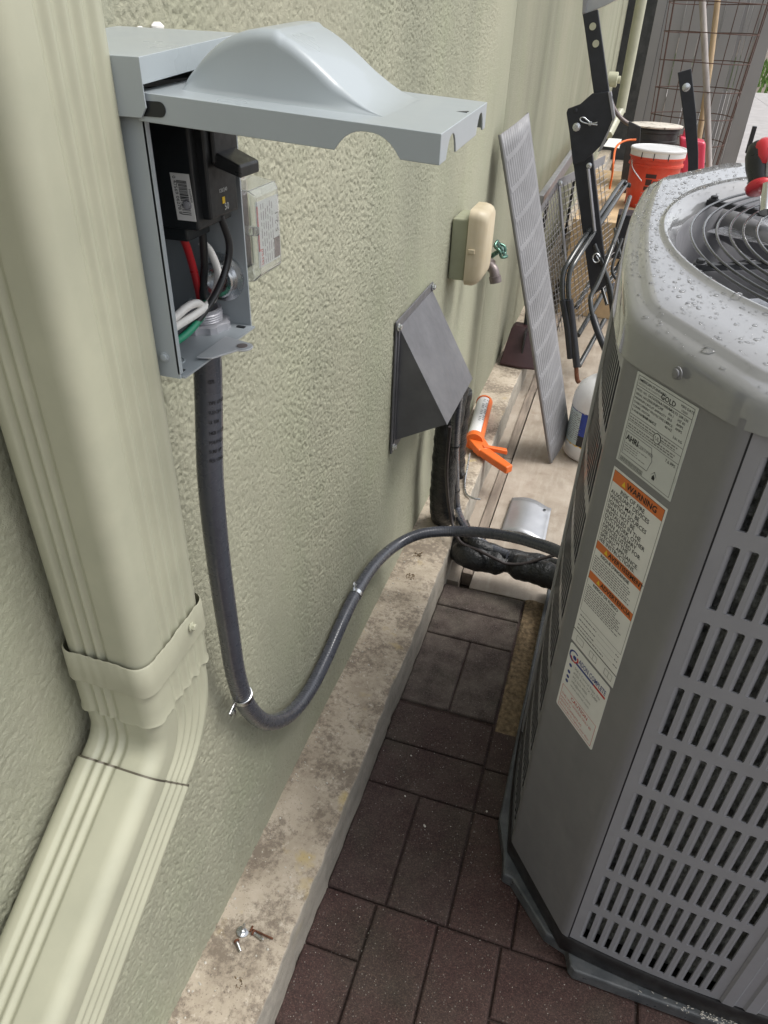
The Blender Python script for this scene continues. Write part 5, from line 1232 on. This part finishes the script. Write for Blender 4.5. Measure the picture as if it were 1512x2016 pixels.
MB().tube(catmull([M @ V(-0.155*math.cos(0.5), -0.155*math.sin(0.5), hb_*0.80), M @ V(-0.12, -0.135, hb_*0.68), M @ V(-0.06, -0.165, hb_*0.50)], 8), 0.0028, 6).build('bail', 'zinc', bu, 60)
b2 = thing('bucket', (ony((1292, 243), 5.5).x, 5.5, bz), 'black bucket with a dirt-streaked lid behind the red bucket', 'bucket', 'buckets on the plywood box')
M = Matrix.Translation(b2.location); h2 = ony((1292, 247), 5.5).z - bz
MB().lathe([(0.125, 0), (0.145, h2*0.72), (0.153, h2*0.73), (0.153, h2*0.78), (0.147, h2*0.79), (0.147, h2*0.9), (0.154, h2*0.91), (0.154, h2*0.95), (0.149, h2*0.96), (0.149, h2)], 40, M).build('body', 'bucket_black', b2, 30)
MB().lathe([(0.150, h2 - 0.006), (0.168, h2 - 0.004), (0.169, h2 + 0.004), (0.16, h2 + 0.006), (0.02, h2 + 0.006)], 40, M).build('lid', 'lid_dirty', b2, 30)
tubm = thing('black_bin', (0.2, 4.8, BT), 'dark grey sheet leaning left of the red bucket', 'sheet')
MB().prism([ony(p, 5.15) for p in ((1238, 238), (1262, 250), (1250, 420), (1212, 430))], (0, 0.02, 0)).build('sheet', 'bucket_black', tubm, 0, bevel=0.004)
bx2 = thing('paper_sheet', (0.25, 4.5, BT), 'white paper sheet on the plywood beside the orange cord', 'paper')
MB().prism([onz(p, BT + 0.002) for p in ((1199, 272), (1224, 274), (1219, 292), (1188, 288))], (0, 0, 0.001)).build('sheet', 'paper_white', bx2, 0)
oc_ = thing('orange_cord', (0.3, 4.7, BT), 'orange extension cord hanging left of the red bucket', 'cord')
MB().tube(catmull([ony(p, y) for p, y in (((1252, 275), 4.68), ((1236, 276), 4.66), ((1222, 281), 4.6), ((1212, 292), 4.4), ((1208, 315), 4.24), ((1205, 345), 4.23), ((1200, 372), 4.23))], 8), 0.0055, 8).build('cord', 'orange', oc_, 60)
pk = thing('pink_container', (0.75, 5.3, BT), 'bright pink plastic container behind the second black arm', 'container')
p0, p1, p2, p3 = ony((1338, 268), 5.3), ony((1390, 280), 5.3), ony((1386, 345), 5.3), ony((1342, 345), 5.3)
MB().prism([p0, p0.lerp(p1, 0.8), p1, p2, p3], (0, 0.14, 0)).build('body', 'pink_plastic', pk, 0, bevel=0.018, bseg=3); MB().box((p0.x + 0.02, 5.34, p0.z - 0.01), (p0.x + 0.06, 5.40, p0.z + 0.035)).build('neck', 'pink_plastic', pk, 0, bevel=0.006)
MB().box((p0.x + 0.02, 5.31, BT), (p2.x, 5.43, p2.z + 0.02)).build('base', 'pink_plastic', pk, 0, bevel=0.01)
bh = thing('brown_hose', (0.3, 5.3, 0.8), 'short length of dull brown hose curving beside the bracket', 'hose')
MB().tube(catmull([ony(p, 5.6) for p in ((1200, 190), (1208, 212), (1222, 232), (1238, 244), (1252, 249))], 8), 0.014, 10).build('hose', 'pipe_grey', bh, 60)

# grey board gate
gt = thing('board_gate', (0.75, 6.5, 0), 'tall grey vertical board gate closing the far end of the side yard', 'gate')
edges = [0.360, 0.428, 0.560, 0.690, 0.822, 0.945, 0.972, 1.000, 1.060, 1.165]
for i, (a, b) in enumerate(zip(edges, edges[1:])):
    MB().box((a + 0.0015, 6.5 + (0.010 if i % 2 else 0.0) + (0.012 if i in (5, 6) else 0), -0.004), (b - 0.0015, 6.53, 2.3)).build('board', 'gate_grey', gt, 0, bevel=0.002)
MB().box((0.35, 6.535, 1.9), (1.17, 6.57, 2.0)).build('cross_rail', 'gate_grey', gt, 0); MB().box((0.35, 6.535, 0.3), (1.17, 6.57, 0.4)).build('cross_rail', 'gate_grey', gt, 0)
pl_ = ony((1479, 275), 6.49); MB().box((pl_.x - 0.018, 6.46, pl_.z - 0.09), (pl_.x + 0.012, 6.495, pl_.z + 0.09)).build('latch', 'steel_black', gt, 0, bevel=0.004)
# tomato cage
cgx, cgy = ony((1385, 100), 6.0).x + 0.02, 6.0
wc = thing('wire_cage', (cgx, cgy, BT), 'rusty cylindrical wire plant cage standing in front of the grey gate', 'wire cage')
ztop_, zbot_ = 1.62, BT + 0.002
def cr_(z): return 0.245 + 0.055*(z - 0.5)
for k in range(7):
    z = 1.535 - 0.158*k; r_ = cr_(z)
    MB().tube([V(cgx + r_*math.cos(a), cgy + r_*math.sin(a), z + 0.004*math.sin(2*a)) for a in [2*math.pi*j/40 for j in range(40)]], 0.0032, 6, True).build('ring', 'rust_wire', wc, 60)
for a in (8, 25, 62, 100, 152, 170, 205, 240, 338, 352):
    t_ = math.radians(a); MB().tube([V(cgx + cr_(z)*math.cos(t_), cgy + cr_(z)*math.sin(t_), z) for z in (zbot_, 1.9)], 0.0032, 6).build('upright', 'rust_wire', wc, 60)
po = thing('metal_pole', (0.7, 5.85, BT), 'worn grey metal pole leaning inside the wire cage', 'pole')
MB().tube([ony((1396, 330), 5.70), ony((1392, 190), 5.75), ony((1380, -60), 5.85)], 0.020, 12).build('pole', 'pole_metal', po, 60)
po = thing('wooden_pole', (0.7, 5.9, BT), 'light wooden pole leaning behind the metal one in the wire cage', 'pole')
MB().tube([ony((1372, 300), 5.8), ony((1398, 130), 5.9), ony((1420, -60), 6.0)], 0.018, 12).build('pole', 'pole_wood', po, 60)
dk = thing('shade_gap_sheet', (0.3, 10.9, 0), 'added dark sheet standing in for the shaded gap beyond the house wall', 'sheet')  # black sheet added in place of the shadowed gap between wall and gate
MB().box((-0.05, 10.6, -0.01), (0.62, 10.64, 3.0)).build('sheet', 'bucket_black', dk, 0)
fdn = thing('far_downspout', (0.18, 9.4, 0), 'narrow cream downspout at the far end of the house wall', 'downspout')
MB().tube([V(0.175, 9.4, 0.62), V(0.175, 9.4, 3.0)], 0.055, 8).build('pipe', 'spout_paint', fdn, 50); MB().tube([V(0.175, 9.4, 0.64), V(0.10, 9.1, 0.42)], 0.055, 8).build('outlet', 'spout_paint', fdn, 50)
pc_ = thing('pipe_cap', (0.0, 9.3, 0.9), 'pale green capped pipe stub sticking out of the far wall', 'pipe')
c = onx((1212, 157), 0.0); M = Matrix.Translation(V(0.0, c.y*0.82, 0)) ; cz_ = ony((1218, 157), c.y*0.82).z
M = Matrix.Translation((0.0, c.y*0.82, cz_)) @ Matrix.Rotation(math.pi/2, 4, 'Y')
MB().lathe([(0.07, 0.0), (0.07, 0.09), (0.06, 0.095), (0.035, 0.096), (0.035, 0.125)], 20, M).build('cap', 'cap_paint', pc_, 30)
